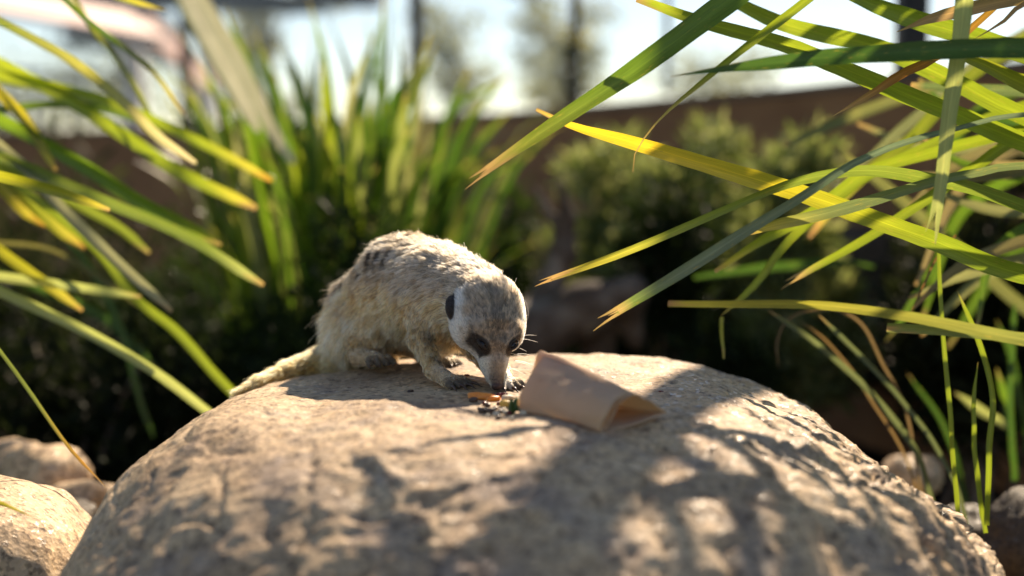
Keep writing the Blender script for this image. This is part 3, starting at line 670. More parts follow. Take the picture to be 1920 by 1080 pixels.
# left plant
LB = Vector((-1.15, 1.95, 0))
lp_ = empty('strap_leaf_plant', LB); tag(lp_, 'yellow tipped strap leaf plant reaching in from the far side of the pale boulder', 'plant')
LLV = [
    ([(205, 393), (100, 357), (0, 331), (-100, 312)], [22, 28, 30, 30], 1.62, (.24, .27, .03), dict(tip=YEL, tiplen=.02)),
    ([(430, 806), (385, 770), (200, 640), (0, 545), (-120, 500)], [22, 26, 28, 28], 1.82, PALE, dict(tiplen=.02)),
    ([(320, 586), (220, 490), (122, 395), (40, 310)], [22, 30, 30, 28], 1.85, (.30, .32, .24), dict(tiplen=.02, roll=20)),
    ([(416, 458), (330, 410), (250, 370), (100, 282), (-40, 210)], [26, 36, 36, 34], 1.95, (.10, .19, .022), dict(tip=LIME, tiplen=.03)),
    ([(495, 532), (340, 441), (200, 380), (40, 310), (-60, 280)], [24, 30, 30, 28], 1.85, (.13, .19, .05), dict(tiplen=.03, tip=PALE)),
    ([(480, 392), (330, 320), (210, 240), (60, 150)], [28, 34, 34, 32], 2.05, LIME, dict(tip=YEL, tiplen=.03)),
    ([(510, 340), (420, 290), (330, 246), (200, 190), (40, 150)], [22, 28, 28, 26], 2.05, LIME, dict(tip=YEL, tiplen=.04, tipc=(.45, .24, .06))),
    ([(366, 306), (300, 260), (230, 190), (130, 110), (0, 42), (-90, 0)], [22, 27, 26, 22, 18], 1.85, DEEP, dict(mid=(.34, .34, .12), tiplen=.05, tip=(.5, .48, .38), tipc=(.5, .45, .36))),
    ([(345, 215), (300, 150), (260, 110), (150, 28), (60, -40)], [8, 14, 14, 12], 1.95, DEEP, dict(tip=YEL, tiplen=.05)),
    ([(106, 320), (50, 230), (0, 178), (-60, 130)], [20, 27, 28, 26], 1.95, (.32, .30, .03), dict(tip=YEL, tiplen=.03, tipc=(.45, .28, .12))),
    ([(82, 426), (40, 390), (0, 350), (-60, 300)], [26, 36, 36, 34], 2.0, (.34, .30, .03), dict(tip=YEL, tiplen=.03, tipc=(.4, .22, .05))),
    ([(155, 470), (100, 420), (50, 370), (-30, 290)], [28, 34, 34, 32], 2.0, (.20, .25, .03), dict(tip=YEL, tiplen=.03, tipc=(.4, .22, .08))),
    ([(282, 474), (230, 430), (170, 396), (80, 350), (-40, 300)], [20, 25, 25, 25], 2.05, (.17, .23, .04), dict(tiplen=.02, tipc=STRAW)),
    ([(155, 582), (70, 520), (0, 470), (-70, 420)], [20, 28, 28, 28], 1.9, (.28, .29, .03), dict(tip=YEL, tiplen=.03, tipc=(.42, .26, .12))),
    ([(265, 556), (130, 536), (0, 518), (-90, 505)], [18, 24, 24, 24], 1.9, PALE, dict(tiplen=.02)),
    ([(480, 790), (440, 742), (400, 700), (330, 620), (250, 555), (150, 440)], [20, 24, 24, 22, 20], 1.95, LIME, dict(tiplen=0)),
    ([(197, 913), (130, 840), (60, 740), (0, 660), (-60, 590)], [6, 10, 10, 10], 1.5, (.16, .21, .06), dict(tip=(.4, .2, .05), tiplen=.04, taper=.06)),
    ([(300, 700), (200, 600), (80, 540), (-60, 500)], [16, 22, 22, 20], 2.4, DEEP, dict(tiplen=.02)),
    ([(205, 200), (100, 166), (0, 146), (-80, 130)], [20, 26, 26, 26], 2.2, (.16, .21, .05), dict(tiplen=.03, tip=STRAW)),
    ([(330, 245), (290, 232), (150, 196), (0, 204), (-80, 220)], [14, 20, 20, 18], 2.1, (.08, .15, .03), dict(tiplen=.0)),
    ([(310, 18), (270, 8), (225, -6), (150, -30)], [10, 15, 15, 14], 1.9, LIME, dict(tiplen=.03, tip=YEL)),
    ([(300, 250), (265, 180), (235, 130), (180, 60), (120, -20)], [10, 14, 14, 12], 2.1, (.18, .22, .03), dict(tiplen=0)),
    ([(290, 820), (260, 740), (235, 640), (180, 520), (80, 400)], [12, 16, 16, 14], 2.3, DEEP, dict(tiplen=0)),
    ([(45, 48), (20, 47), (-20, 45), (-80, 40)], [3, 4, 5, 5], 1.5, DEEP, dict(tiplen=.02)),
    ([(270, 580), (200, 530), (100, 470), (0, 455), (-80, 450)], [9, 12, 12, 12], 2.1, (.14, .14, .06), dict(tiplen=0)),
    ([(66, 971), (30, 955), (0, 942), (-40, 930)], [5, 14, 16, 15], 1.28, (.24, .24, .03), dict(tiplen=.018, tip=YEL, tipc=(.09, .05, .03), taper=.05)),
]
for k, (pts, w, d, c, kw) in enumerate(LLV):
    kw = dict(kw); kw.setdefault('roll', (k * 37) % 36 - 18)
    w = [q_ * .74 for q_ in w]
    gk = random.Random(900 + k); base = LB + Vector((gk.uniform(-.15, .15), gk.uniform(-.15, .25), 0))
    px_leaf(lp_, pts, w, base, 700 + k, c, d=d, lift=.6 + .25 * (pts[0][1] < 420), kind='point' if k in (16, 23, 25) else 'blunt', fold=.3, **({'taper': .13} | kw))
# broad silver leaves between the left plant and the middle clump
sp_ = empty('silver_strap_plant', Vector((-1.75, 2.75, 0))); tag(sp_, 'strap plant with a few broad silvery leaves standing behind the yellow tipped plant', 'plant')
for k, (pts, w, d, c) in enumerate([
    ([(486, 246), (440, 150), (400, 80), (345, -20), (280, -120), (150, -160)], [34, 42, 44, 42], 2.45, (.74, .74, .68)),
    ([(470, 230), (420, 130), (370, 40), (310, -60), (200, -120)], [30, 36, 40, 40], 2.6, (.22, .25, .15)),
    ([(552, 305), (520, 255), (490, 205), (430, 80), (330, -60)], [26, 30, 28, 20], 2.7, (.66, .66, .60))]):
    px_leaf(sp_, pts, w, Vector((-1.75 + .06 * k, 2.75, 0)), 1500 + k, c, d=d, kind='blunt', tiplen=.0, roll=(-38, -10, -30)[k], lift=.9, fold=.12, mat='silver_leaf')

# ------------------------------------------------------------------ middle clump (shared leaf meshes)
CB = P(648, 890, 3.1); CB.z = 0
cp = empty('tall_strap_clump', CB); tag(cp, 'tall dense clump of upright green strap leaves behind the meerkat', 'plant')
proto = []
for k in range(10):
    gk = random.Random(50 + k); L = 1.0; bend = gk.uniform(.02, .22); z = gk.uniform(.85, 1.0)
    pts = [Vector((bend * 1.15, gk.uniform(-.05, .05), z * (1 - bend * .35))), Vector((bend * .62, 0, z * .82)), Vector((bend * .22, 0, z * .5)), Vector((.02, 0, z * .2)), Vector((0, 0, 0))]
    c = [LIME, GREEN, DEEP, (.10, .19, .02), (.12, .2, .02), GREEN, (.20, .25, .10), DEEP, DEEP, (.28, .30, .18)][k]
    o = strap('leaf', pts, .019, None, c, tip=LIME, tipc=(.3, .25, .1), tiplen=.03, seed=1700 + k, n=18, kind='point', roll=gk.uniform(-40, 40), taper=.2)
    o.parent = cp; proto.append(o)
gk = random.Random(77)
for i in range(285):
    o = proto[i] if i < len(proto) else proto[gk.randrange(len(proto))].copy()
    if i >= len(proto): col.objects.link(o); o.parent = cp
    rr = gk.random() ** .5 * .20; aa = gk.uniform(0, 6.28)
    o.location = (math.cos(aa) * rr * .95, math.sin(aa) * rr, 0)
    sc = gk.uniform(.62, 1.12) * (1.06 - .5 * rr)
    lean = gk.uniform(-.04, .10) + rr * .35
    out = aa + gk.uniform(-.7, .7)
    o.rotation_euler = Matrix.Rotation(out, 4, 'Z').to_euler() if False else (0, lean, out)
    o.scale = (sc, sc * gk.uniform(.8, 1.2), sc)

# ------------------------------------------------------------------ shrubs in front of the wall
def shrub(px, d, top_py, wpx, seed, label, cols, n, size, asp=4.5):
    gk = np.random.default_rng(seed); foot = P(px, 330, d); foot.z = 0; top = P(px, top_py, d).z; w = wpx * d / FPX
    t = empty('shrub', foot); tag(t, label, 'shrub', 'soft shrubs growing along the brown wall')
    cen = []; rad = []; fx = np.array(foot)
    for k in range(16):
        an = gk.uniform(0, 6.28); rr = gk.random() ** .6 * w * .5; h = top * gk.uniform(.35, .98) * (1 - .35 * (rr / (w * .5)) ** 2)
        e = fx + [math.cos(an) * rr, math.sin(an) * rr * .8, h]
        v, f = tube([fx + gk.normal(size=3) * [.03, .03, 0], (fx + e) / 2 + [0, 0, .1 * h], e], [.009, .006, .003], 9, 5)
        adopt(link('stem', mesh('stem', v, f), M['bark']), t); cen.append(e); rad.append(w * gk.uniform(.10, .2))
        cen.append((fx + e * 3) / 4); rad.append(w * .16)
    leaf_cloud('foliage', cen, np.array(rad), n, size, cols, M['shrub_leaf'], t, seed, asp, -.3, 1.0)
SH = [(.17, .22, .08), (.23, .28, .12), (.12, .17, .065), (.30, .34, .19)]
shrub(1150, 3.5, 215, 300, 1, 'grey green shrub standing behind the forked driftwood', SH, 5200, .055)
shrub(1330, 3.3, 195, 300, 2, 'bushiest grey green shrub in front of the brown wall', SH, 5600, .055)
shrub(1500, 3.1, 170, 240, 3, 'olive shrub behind the crossing strap leaves', SH, 4200, .055)
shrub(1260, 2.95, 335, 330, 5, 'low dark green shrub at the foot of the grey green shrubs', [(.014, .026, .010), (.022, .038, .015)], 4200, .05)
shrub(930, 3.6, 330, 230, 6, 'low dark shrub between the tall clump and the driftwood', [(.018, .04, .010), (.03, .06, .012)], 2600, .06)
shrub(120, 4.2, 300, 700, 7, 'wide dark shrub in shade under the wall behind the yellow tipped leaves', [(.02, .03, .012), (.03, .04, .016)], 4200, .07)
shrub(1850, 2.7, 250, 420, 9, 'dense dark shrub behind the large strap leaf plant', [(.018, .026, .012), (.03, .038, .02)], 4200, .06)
shrub(650, 2.6, 425, 560, 14, 'low near black leaf mass added for shade between the boulder and the tall clump', [(.010, .022, .007), (.018, .034, .010)], 5200, .045)  # added shrub: near-black pigment fills this gap with shade
shrub(120, 2.5, 575, 620, 15, 'low blackish leaf mass added to make deep shade behind the heap of small stones', [(.008, .014, .006), (.014, .022, .009)], 5200, .045)  # also added: leaves dark enough to black out the ground as shade
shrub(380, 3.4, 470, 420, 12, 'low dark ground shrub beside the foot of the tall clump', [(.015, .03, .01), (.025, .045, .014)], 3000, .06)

# ------------------------------------------------------------------ meerkat
hb = {k: hit(*p) for k, p in dict(fl=(846, 727), fr=(952, 730), hl=(700, 688), hr=(842, 686)).items()}
dfl, dfr, dhl, dhr = [min(max(depth_of(hb[k]), lo), hi) for k, lo, hi in (('fl', 1.34, 1.46), ('fr', 1.35, 1.47), ('hl', 1.49, 1.58), ('hr', 1.48, 1.56))]
BODY = 1.0
def Q(px, py, d): return np.array(P(px, py, d)[:])
HS = Q(917, 592, 1.405); HN = Q(931, 716, 1.372)
hf = HN - HS; hf /= np.linalg.norm(hf)
hu = np.array([.33, -1.0, .15]); hu -= (hu @ hf) * hf; hu /= np.linalg.norm(hu)
hs = np.cross(hu, hf);  hs = hs if hs[0] > 0 else -hs
HM = np.stack([hs, hu, hf])            # world -> head rows: side, up (forehead), forward (nose)
def H(s, u, f): return HS + s * hs + u * hu + f * hf
def unit(v): v = np.asarray(v, float); return v / np.linalg.norm(v)
back = unit(Q(690, 585, 1.60) - Q(880, 558, 1.455)); down = np.array([0, 0, -1.0])
PR = []
def C_(a, b, ra, rb, grp, flow=None, k=.02): PR.append(pcone(a, b, ra, rb, k, grp=grp, flow=unit(flow if flow is not None else np.array(b) - np.array(a))))
def E_(c, r, grp, flow, M3=np.eye(3), k=.015): PR.append(pell(c, r, M3, k, grp=grp, flow=unit(flow)))
neck, chest, mid_, rump = Q(878, 560, 1.455), Q(822, 550, 1.50), Q(764, 538, 1.56), Q(696, 577, 1.605)
C_(chest, neck, .0435, .0335, 'body', back + .35 * down, .03)
C_(mid_, chest, .0490, .0435, 'body', back + .45 * down, .03)
C_(rump, mid_, .0410, .0490, 'body', back + .55 * down, .03)
C_(neck, H(0, -.004, -.012), .033, .031, 'body', back + .25 * down, .02)
C_(Q(772, 584, 1.56), Q(835, 592, 1.49), .033, .033, 'body', back + .6 * down, .025)
E_(Q(706, 610, 1.585), (.034, .030, .036), 'body', back * .5 + down, k=.02)
C_(Q(676, 630, 1.61), Q(690, 618, 1.59), .034, .035, 'body', back * .6 + down, .025)
# tail
tp = [Q(668, 652, 1.62), Q(606, 682, 1.625), Q(545, 702, 1.60), Q(490, 722, 1.57), Q(448, 738, 1.55)]
for a, b_, r0, r1 in zip(tp[:-1], tp[1:], (.026, .0195, .0150, .0105), (.0195, .0150, .0105, .005)): C_(a, b_, r0, r1, 'tail', k=.003)
# near fore leg
fl = Q(842, 714, dfl)
C_(Q(812, 582, 1.475), Q(790, 636, 1.452), .0260, .0130, 'leg', k=.012)
C_(Q(790, 636, 1.452), Q(814, 695, dfl + .016), .0130, .0078, 'leg', k=.006)
C_(Q(814, 695, dfl + .016), fl, .0078, .0078, 'foot', k=.005)
fr = Q(949, 718, dfr)
C_(Q(885, 600, 1.47), Q(902, 645, 1.475), .024, .016, 'leg', k=.015)
C_(Q(902, 645, 1.475), Q(935, 700, dfr + .02), .016, .0105, 'leg', k=.012)
C_(Q(935, 700, dfr + .02), fr, .0105, .0085, 'foot', k=.008)
# hind legs
dhl = min(dhl, 1.52); hl = Q(704, 674, dhl)
C_(Q(696, 628, 1.575), Q(676, 662, dhl + .03), .026, .012, 'leg', k=.012)
C_(Q(672, 668, dhl + .025), hl, .0100, .0085, 'foot', k=.006)
hr = Q(838, 676, dhr)
C_(Q(775, 630, 1.575), Q(800, 662, dhr + .03), .026, .012, 'leg', k=.012)
C_(Q(800, 668, dhr + .02), hr, .0095, .0085, 'foot', k=.008)
# toes and claws
toes = []
def paw(c, px, py, d, fwd, side, tl, tr, spread=.0058, zoff=.0):
    for i in range(4):
        o = (i - 1.5) * spread; l = tl * (1 - .12 * abs(i - 1.6))
        a = c + side * o * .7; b_ = c + fwd * l + side * o * 1.25 + np.array([0, 0, -.003])
        m_ = (a + b_) / 2 + np.array([0, 0, .0022])
        C_(a, m_, tr * 1.05, tr, 'foot', k=.002); C_(m_, b_, tr, tr * .85, 'toe', k=.0012); toes.append((b_, unit(b_ - a), tr))
fw = unit(np.array([.80, -.6, 0])); sd_ = np.array([-fw[1], fw[0], 0]) * -1
paw(fl, 0, 0, 0, fw, sd_, .0175, .0040, .0078)
fw2 = unit(np.array([.62, -.75, 0])); sd2 = np.array([-fw2[1], fw2[0], 0]) * -1
paw(fr, 0, 0, 0, fw2, sd2, .0150, .0038, .0074)
fw3 = unit(np.array([.62, -.78, 0])); sd3 = np.array([-fw3[1], fw3[0], 0]) * -1
paw(hl, 0, 0, 0, fw3, sd3, .014, .0044, .0080); paw(hr, 0, 0, 0, unit([.9, -.4, 0]), unit([-.4, -.9, 0]), .011, .0035)
# head
E_(H(0, -.002, -.004), (.0345, .0290, .0345), 'head', -hf + .25 * hu, HM, .012)
E_(H(-.0175, -.006, .012), (.0165, .0185, .0205), 'head', -hf - .8 * hs, HM, .014)
E_(H(.0175, -.006, .012), (.0165, .0185, .0205), 'head', -hf + .8 * hs, HM, .014)
C_(H(0, .002, .018), H(0, .000, .050), .0240, .0122, 'head', -hf, .010)
C_(H(0, .000, .050), H(0, -.001, .0735), .0122, .0058, 'head', -hf, .006)
C_(H(0, -.012, .026), H(0, -.009, .062), .0155, .0052, 'head', -hf, .010)
for s in (-1, 1):
    C_(H(s * .018, .012, .022), H(s * .010, .012, .038), .0075, .006, 'head', -hf + s * .4 * hs, .010)     # brow
    E_(H(s * .0372, -.003, -.009), (.0050, .0066, .0122), 'ear', -hf + s * hs, HM, .004)
ALL = np.concatenate([[q['bb'][0], q['bb'][1]] for q in PR])
MV, MQ = surface_nets(PR, ALL.min(0) - .012, ALL.max(0) + .012, .0019)
# keep the soles out of the rock
mk = empty('meerkat', Vector((float(fl[0]), float(fl[1]), rock_z(float(fl[0]), float(fl[1])))))
tag(mk, 'small tan and grey meerkat crouching on the boulder, nose down sniffing at food', 'meerkat')

def regions(p):
    """distance to each body region and blended hair direction"""
    dist = {}; W = 0; F = 0
    for q in PR:
        d = q['f'](p); gname = q['grp']; dist[gname] = np.minimum(dist.get(gname, 9.0), d)
        w = np.exp(-np.clip(d, -.01, .2) / .006); W = W + w; F = F + w[:, None] * q['flow']
    return dist, F / np.maximum(np.linalg.norm(F, axis=1), 1e-9)[:, None]
def grad(p, e=.0012):
    gx = np.stack([field(PR, p + np.eye(3)[i] * e) - field(PR, p - np.eye(3)[i] * e) for i in range(3)], 1)
    return gx / np.maximum(np.linalg.norm(gx, axis=1), 1e-9)[:, None]
TAN = np.array((.80, .57, .29)); CREAM = np.array((.92, .73, .44)); GREY = np.array((.44, .335, .225)); WHITE = np.array((.94, .84, .69)); DARK = np.array((.035, .027, .022)); BROWN = np.array((.20, .155, .12))
blue_c = Q(884, 503, 1.45)
AXB = unit(mid_ - rump); AXC = unit(np.cross(AXB, [0, 0, 1.0])); BAR_C = np.array([.012, .009, .007])
def back_mask(p, up, hi):
    s = (p - rump) @ AXB
    return sstep(.38, .68, up * .6 + hi * .5) * sstep(.150, .10, s) * sstep(-.055, -.02, s)
def bar_at(p):
    """broken dark bars across the back"""
    s = (p - rump) @ AXB; cr = p @ AXC
    bar = np.sin(2 * np.pi * (s / .0160 + .36 * vnoise(p * 34))) * .5 + .5
    brk = sstep(-.18, .2, vnoise(np.stack([s * 26, cr * 120, p[:, 2] * 105], -1) + 7))
    fleck = sstep(.30, .6, vnoise(np.stack([s * 95, cr * 210, p[:, 2] * 170], -1) + 60)) * .8
    return np.maximum(sstep(.48, .66, bar) * brk, fleck * .45)
def fur_colour(p, n, dist, rnd):
    """pigment and hair length from the place on the animal"""
    N_ = len(p); body = np.minimum(dist['body'], 9); c = np.zeros((N_, 3)); ln = np.full(N_, .010)
    nz = fbm(p * 60, 3)
    up = sstep(-.15, .75, n[:, 2] + .18 * nz); hi = sstep(.515, .585, p[:, 2] + .012 * nz)
    t = np.clip(.55 * up + .65 * hi, 0, 1)
    c = lerp(CREAM[None].repeat(N_, 0), TAN[None].repeat(N_, 0), sstep(0, .35, t)); c = lerp(c, GREY[None].repeat(N_, 0), sstep(.3, .8, t))
    s = (p - rump) @ AXB; bm_ = back_mask(p, up, hi)
    c = lerp(c, BAR_C[None].repeat(N_, 0), .9 * bar_at(p) * bm_)
    # dark smudges on the haunch
    sm = sstep(.45, .8, vnoise(p * 38 + 3)) * sstep(.02, -.01, s) * .45
    c = lerp(c, np.array([.22, .13, .06])[None].repeat(N_, 0), sm * (1 - hi))
    b = np.exp(-(((p - blue_c) / np.array([.014, .03, .012])) ** 2).sum(1)); c = lerp(c, np.array([.07, .10, .14])[None].repeat(N_, 0), .75 * b)
    ln = .0115 + .006 * sstep(.06, -.02, s) + .003 * (1 - hi)
    # limbs
    wl = sstep(.004, -.003, dist['leg'] - body); fo = np.minimum(dist['foot'], dist['toe']); wf = sstep(.003, -.003, fo - np.minimum(body, dist['leg']))
    front = sstep(-.1, .5, n[:, 0] * .7 - n[:, 1] * .2)
    legc = lerp(np.array([.76, .52, .26])[None].repeat(N_, 0), np.array([.26, .20, .13])[None].repeat(N_, 0), front * sstep(-.2, .5, vnoise(p * np.array([90, 90, 190]))) * .9)
    c = lerp(c, legc, wl * .85); ln = ln * (1 - wl) + .0048 * wl
    c = lerp(c, np.array([.72, .53, .33])[None].repeat(N_, 0), wf); ln = ln * (1 - wf) + .0018 * wf
    wt = sstep(.0015, -.0015, dist['toe'] - np.minimum(dist['foot'], body)) * sstep(.006, .002, dist['toe']); c = lerp(c, np.array([.10, .085, .07])[None].repeat(N_, 0), wt * .85); ln = ln * (1 - wt) + .0009 * wt
    wtail = sstep(.006, -.006, dist['tail'] - body); c = lerp(c, np.array([.80, .54, .23])[None].repeat(N_, 0), wtail); ln = ln * (1 - wtail) + .0075 * wtail
    # head
    q = (p - HS) @ HM.T; s_, u_, f_ = q.T; sa = np.abs(s_)
    wh = sstep(.010, -.006, dist['head'] - body) * sstep(.016, .005, dist['head'])
    hc = WHITE[None].repeat(N_, 0)
    crown = sstep(.034, .024, sa + .004 * vnoise(p * 160)) * sstep(-.016, .002, u_) * sstep(.058, .042, f_ + sa * .7)
    spk = vnoise(p * 480)
    cr_c = lerp(np.array([.34, .235, .15])[None].repeat(N_, 0), np.array([.032, .021, .014])[None].repeat(N_, 0), sstep(-.25, .5, spk + .55 * sstep(.014, 0, sa) - .05))
    hc = lerp(hc, cr_c, crown * .92)
    hc = lerp(hc, np.array([.13, .10, .08])[None].repeat(N_, 0), sstep(.006, .001, sa) * sstep(-.034, -.01, f_) * sstep(.018, .004, f_) * sstep(0, .01, u_) * .55)
    bridge = sstep(.011, .004, sa) * sstep(.028, .042, f_) * sstep(-.003, .006, u_)
    hc = lerp(hc, np.array([.22, .16, .115])[None].repeat(N_, 0), bridge * .75)
    muz = sstep(.060, .072, f_) * sstep(-.006, .003, u_); hc = lerp(hc, np.array([.115, .08, .062])[None].repeat(N_, 0), muz * .9 * sstep(.011, .006, sa))
    # eye patches: slanting ellipses
    es, ef = sa - .0170, f_ - .0385; ca, sn = math.cos(R(50)), math.sin(R(50))
    e1 = -es * ca + ef * sn; e2 = es * sn + ef * ca
    ep = sstep(1.2, .85, np.sqrt((e1 / .0142) ** 2 + (e2 / (.0036 + .0016 * sstep(-.012, .008, e1))) ** 2)) * sstep(-.006, .002, u_)
    hc = lerp(hc, DARK[None].repeat(N_, 0), ep)
    c = lerp(c, hc, wh)
    hl_ = .0046 - .0028 * sstep(-.01, .045, f_) - .0006 * ep + .0030 * sstep(.004, -.012, u_) * sstep(.045, .02, f_); ln = ln * (1 - wh) + hl_ * wh
    we = sstep(.0022, -.0005, dist['ear'] - np.minimum(dist['head'], body)) * sstep(.006, .002, dist['ear']); c = lerp(c, np.array([.022, .018, .016])[None].repeat(N_, 0), we); ln = ln * (1 - we) + .0022 * we
    return np.clip(c, .008, .9), ln, wh

dist, flow = regions(MV); nrmv = grad(MV); vc, vl, vwh = fur_colour(MV, nrmv, dist, rng)
bme = fast_mesh('body', MV, MQ); set_attr(bme, 'pig', vc * .62)
mm, n_, l_, b_ = new_mat('meerkat_skin'); a_ = n_.new('ShaderNodeAttribute'); a_.attribute_name = 'pig'; l_.new(a_.outputs['Color'], b_.inputs['Base Color']); b_.inputs['Roughness'].default_value = .8; b_.inputs['Specular IOR Level'].default_value = .2
body = adopt(link('body', bme, mm), mk)

# fur strands
tri = np.vstack([MQ[:, [0, 1, 2]], MQ[:, [0, 2, 3]]]); va, vb, vcn = MV[tri[:, 0]], MV[tri[:, 1]], MV[tri[:, 2]]
area = np.linalg.norm(np.cross(vb - va, vcn - va), axis=1) / 2
wgt = area * (1 + 1.6 * vwh[tri[:, 0]])
NH = 190000
ti = rng.choice(len(tri), NH, p=wgt / wgt.sum()); r1 = np.sqrt(rng.random(NH))[:, None]; r2 = rng.random(NH)[:, None]
root = va[ti] * (1 - r1) + vb[ti] * r1 * (1 - r2) + vcn[ti] * r1 * r2
dist, flow = regions(root); nn_ = grad(root); hc, hl, hwh = fur_colour(root, nn_, dist, rng)
tan = flow - (flow * nn_).sum(1)[:, None] * nn_; tan /= np.maximum(np.linalg.norm(tan, axis=1), 1e-6)[:, None]
rumpw = sstep(.03, -.03, (root - rump) @ unit(mid_ - rump)) * (1 - hwh)
lift = .40 + .22 * rumpw * sstep(-.002, .006, dist['tail'] - dist['body']) - .08 * hwh
rj = np.stack([vnoise(root * 140 + 31 * k) for k in range(3)], 1) * .42 + rng.normal(size=(NH, 3)) * .16
rj *= (1 - .75 * sstep(.004, -.004, dist['tail'] - dist['body']))[:, None] * (1 - .4 * hwh)[:, None]
d0 = tan * np.sqrt(1 - lift ** 2)[:, None] + nn_ * lift[:, None] + rj * .8; d0 /= np.linalg.norm(d0, axis=1)[:, None]
L_ = hl * rng.uniform(.7, 1.25, NH)
long = (rng.random(NH) < .012) & (hwh < .3) & (dist['foot'] > .006); L_[long] *= 1.9
npt = 5; ts = np.linspace(0, 1, npt)
d1 = d0 * .75 + tan * .35 + down * .12
bald = (dist['toe'] < .0012) & (dist['toe'] < dist['foot'] - .0004)
L_ = np.where(bald, .0005, L_)
strands = np.stack([root + d0 * (L_ * t)[:, None] * (1 - .5 * t) + d1 * (L_ * t * t * .5)[:, None] for t in ts], 1)
# clumps: pull the tips towards shared guides
nc = 8500; guides = rng.choice(NH, nc, replace=False); kd = kdtree.KDTree(nc)
for i, gi in enumerate(guides): kd.insert(root[gi], i)
kd.balance(); near = np.array([kd.find(r)[1] for r in root]); gi = guides[near]
tailw = sstep(.004, -.004, dist['tail'] - dist['body'])
pull = (.66 * (1 - .8 * hwh) * (1 - .95 * tailw))[:, None] * rng.uniform(.5, 1.1, (NH, 1))
for j, t in enumerate(ts):
    frac = np.minimum(1, (L_ / np.maximum(L_[gi], 1e-5)))[:, None]
    target = root[gi] + (strands[gi, j] - root[gi]) * frac
    strands[:, j] = strands[:, j] * (1 - pull * t ** 1.5) + target * pull * t ** 1.5
# agouti: dark and light hairs, tips lighter; whole tufts vary too
tuft = rng.uniform(.42, 1.42, nc)[near]; indiv = np.where(rng.random(NH) < .2, .3, 1.0) * rng.uniform(.85, 1.15, NH)
bright = hc.max(1) > .12
tuft = tuft * (1 - hwh) + (.85 + .15 * tuft) * hwh
amp = np.where(bright, tuft * indiv, 1.0)
band = np.array([.62, .72, .95, 1.12, 1.22])
hcol = np.clip(hc[:, None] * amp[:, None, None] * np.where(bright[:, None, None], band[None, :, None], 1.0), .006, .93)
upm = sstep(-.15, .75, nn_[:, 2]); him = sstep(.515, .585, root[:, 2]); bmask = back_mask(root, upm, him) * (1 - hwh) * sstep(-.002, .006, dist['tail'] - dist['body'])
unb = .9 * bar_at(root) * bmask
for j in range(npt):   # hairs are banded where they cross a bar
    k_ = (.97 * bar_at(strands[:, j]) * bmask)[:, None]
    plain = np.clip((hcol[:, j] - unb[:, None] * BAR_C) / np.maximum(1 - unb[:, None], .25), .02, .9)
    hcol[:, j] = plain * (1 - k_) + BAR_C * k_
rad = .00018 * (np.array([1, .95, .8, .55, .12]))[None] * np.where(long, .8, 1.0)[:, None] * (1 - .25 * hwh)[:, None]
# whiskers and brow bristles
wk = []
for s in (-1, 1):
    for k in range(11):
        a = H(s * rng.uniform(.007, .024), rng.uniform(-.006, .006), rng.uniform(.026, .054)); dd = unit(s * hs * 1.0 + hf * rng.uniform(-.5, .25) + hu * rng.uniform(-.1, .5)); l = rng.uniform(.014, .03)
        wk.append([a + dd * l * t + down * l * .25 * t * t for t in ts])
for k in range(26):
    a = H(rng.uniform(-.012, .03), rng.uniform(-.02, .0), -.037 + rng.uniform(0, .004)); dd = unit(-hf + hs * rng.uniform(-.3, .5)); l = rng.uniform(.008, .014); wk.append([a + dd * l * t for t in ts])
wk = np.array(wk); nw = len(wk)
allp = np.concatenate([strands, wk]); allr = np.concatenate([rad, np.tile(np.array([.00014, .00013, .0001, .00008, .00003]), (nw, 1))]); allc = np.concatenate([hcol, np.tile(np.array([.62, .55, .48]), (nw, npt, 1))])
cu = bpy.data.hair_curves.new('fur'); cu.add_curves([npt] * len(allp))
cu.position_data.foreach_set('vector', allp.astype(np.float32).ravel())
ra_ = cu.attributes.get('radius') or cu.attributes.new('radius', 'FLOAT', 'POINT'); ra_.data.foreach_set('value', allr.astype(np.float32).ravel())
ca_ = cu.attributes.new('pig', 'FLOAT_COLOR', 'POINT'); ca_.data.foreach_set('color', np.concatenate([allc, np.ones((*allc.shape[:2], 1))], -1).astype(np.float32).ravel())
hm = bpy.data.materials.new('fur_strand'); hm.use_nodes = True; hn = hm.node_tree.nodes; hlk = hm.node_tree.links; hn.remove(hn['Principled BSDF'])
hp = hn.new('ShaderNodeBsdfHairPrincipled'); hp.model = 'CHIANG'; hp.parametrization = 'COLOR'; hp.inputs['Roughness'].default_value = .6; hp.inputs['Radial Roughness'].default_value = .9; hp.inputs['IOR'].default_value = 1.22
ha = hn.new('ShaderNodeAttribute'); ha.attribute_name = 'pig'; hlk.new(ha.outputs['Color'], hp.inputs['Color']); hlk.new(hp.outputs[0], hn['Material Output'].inputs[0])
cu.materials.append(hm)
fur = bpy.data.objects.new('fur', cu); col.objects.link(fur); fur.parent = body; fur['kind'] = 'stuff'

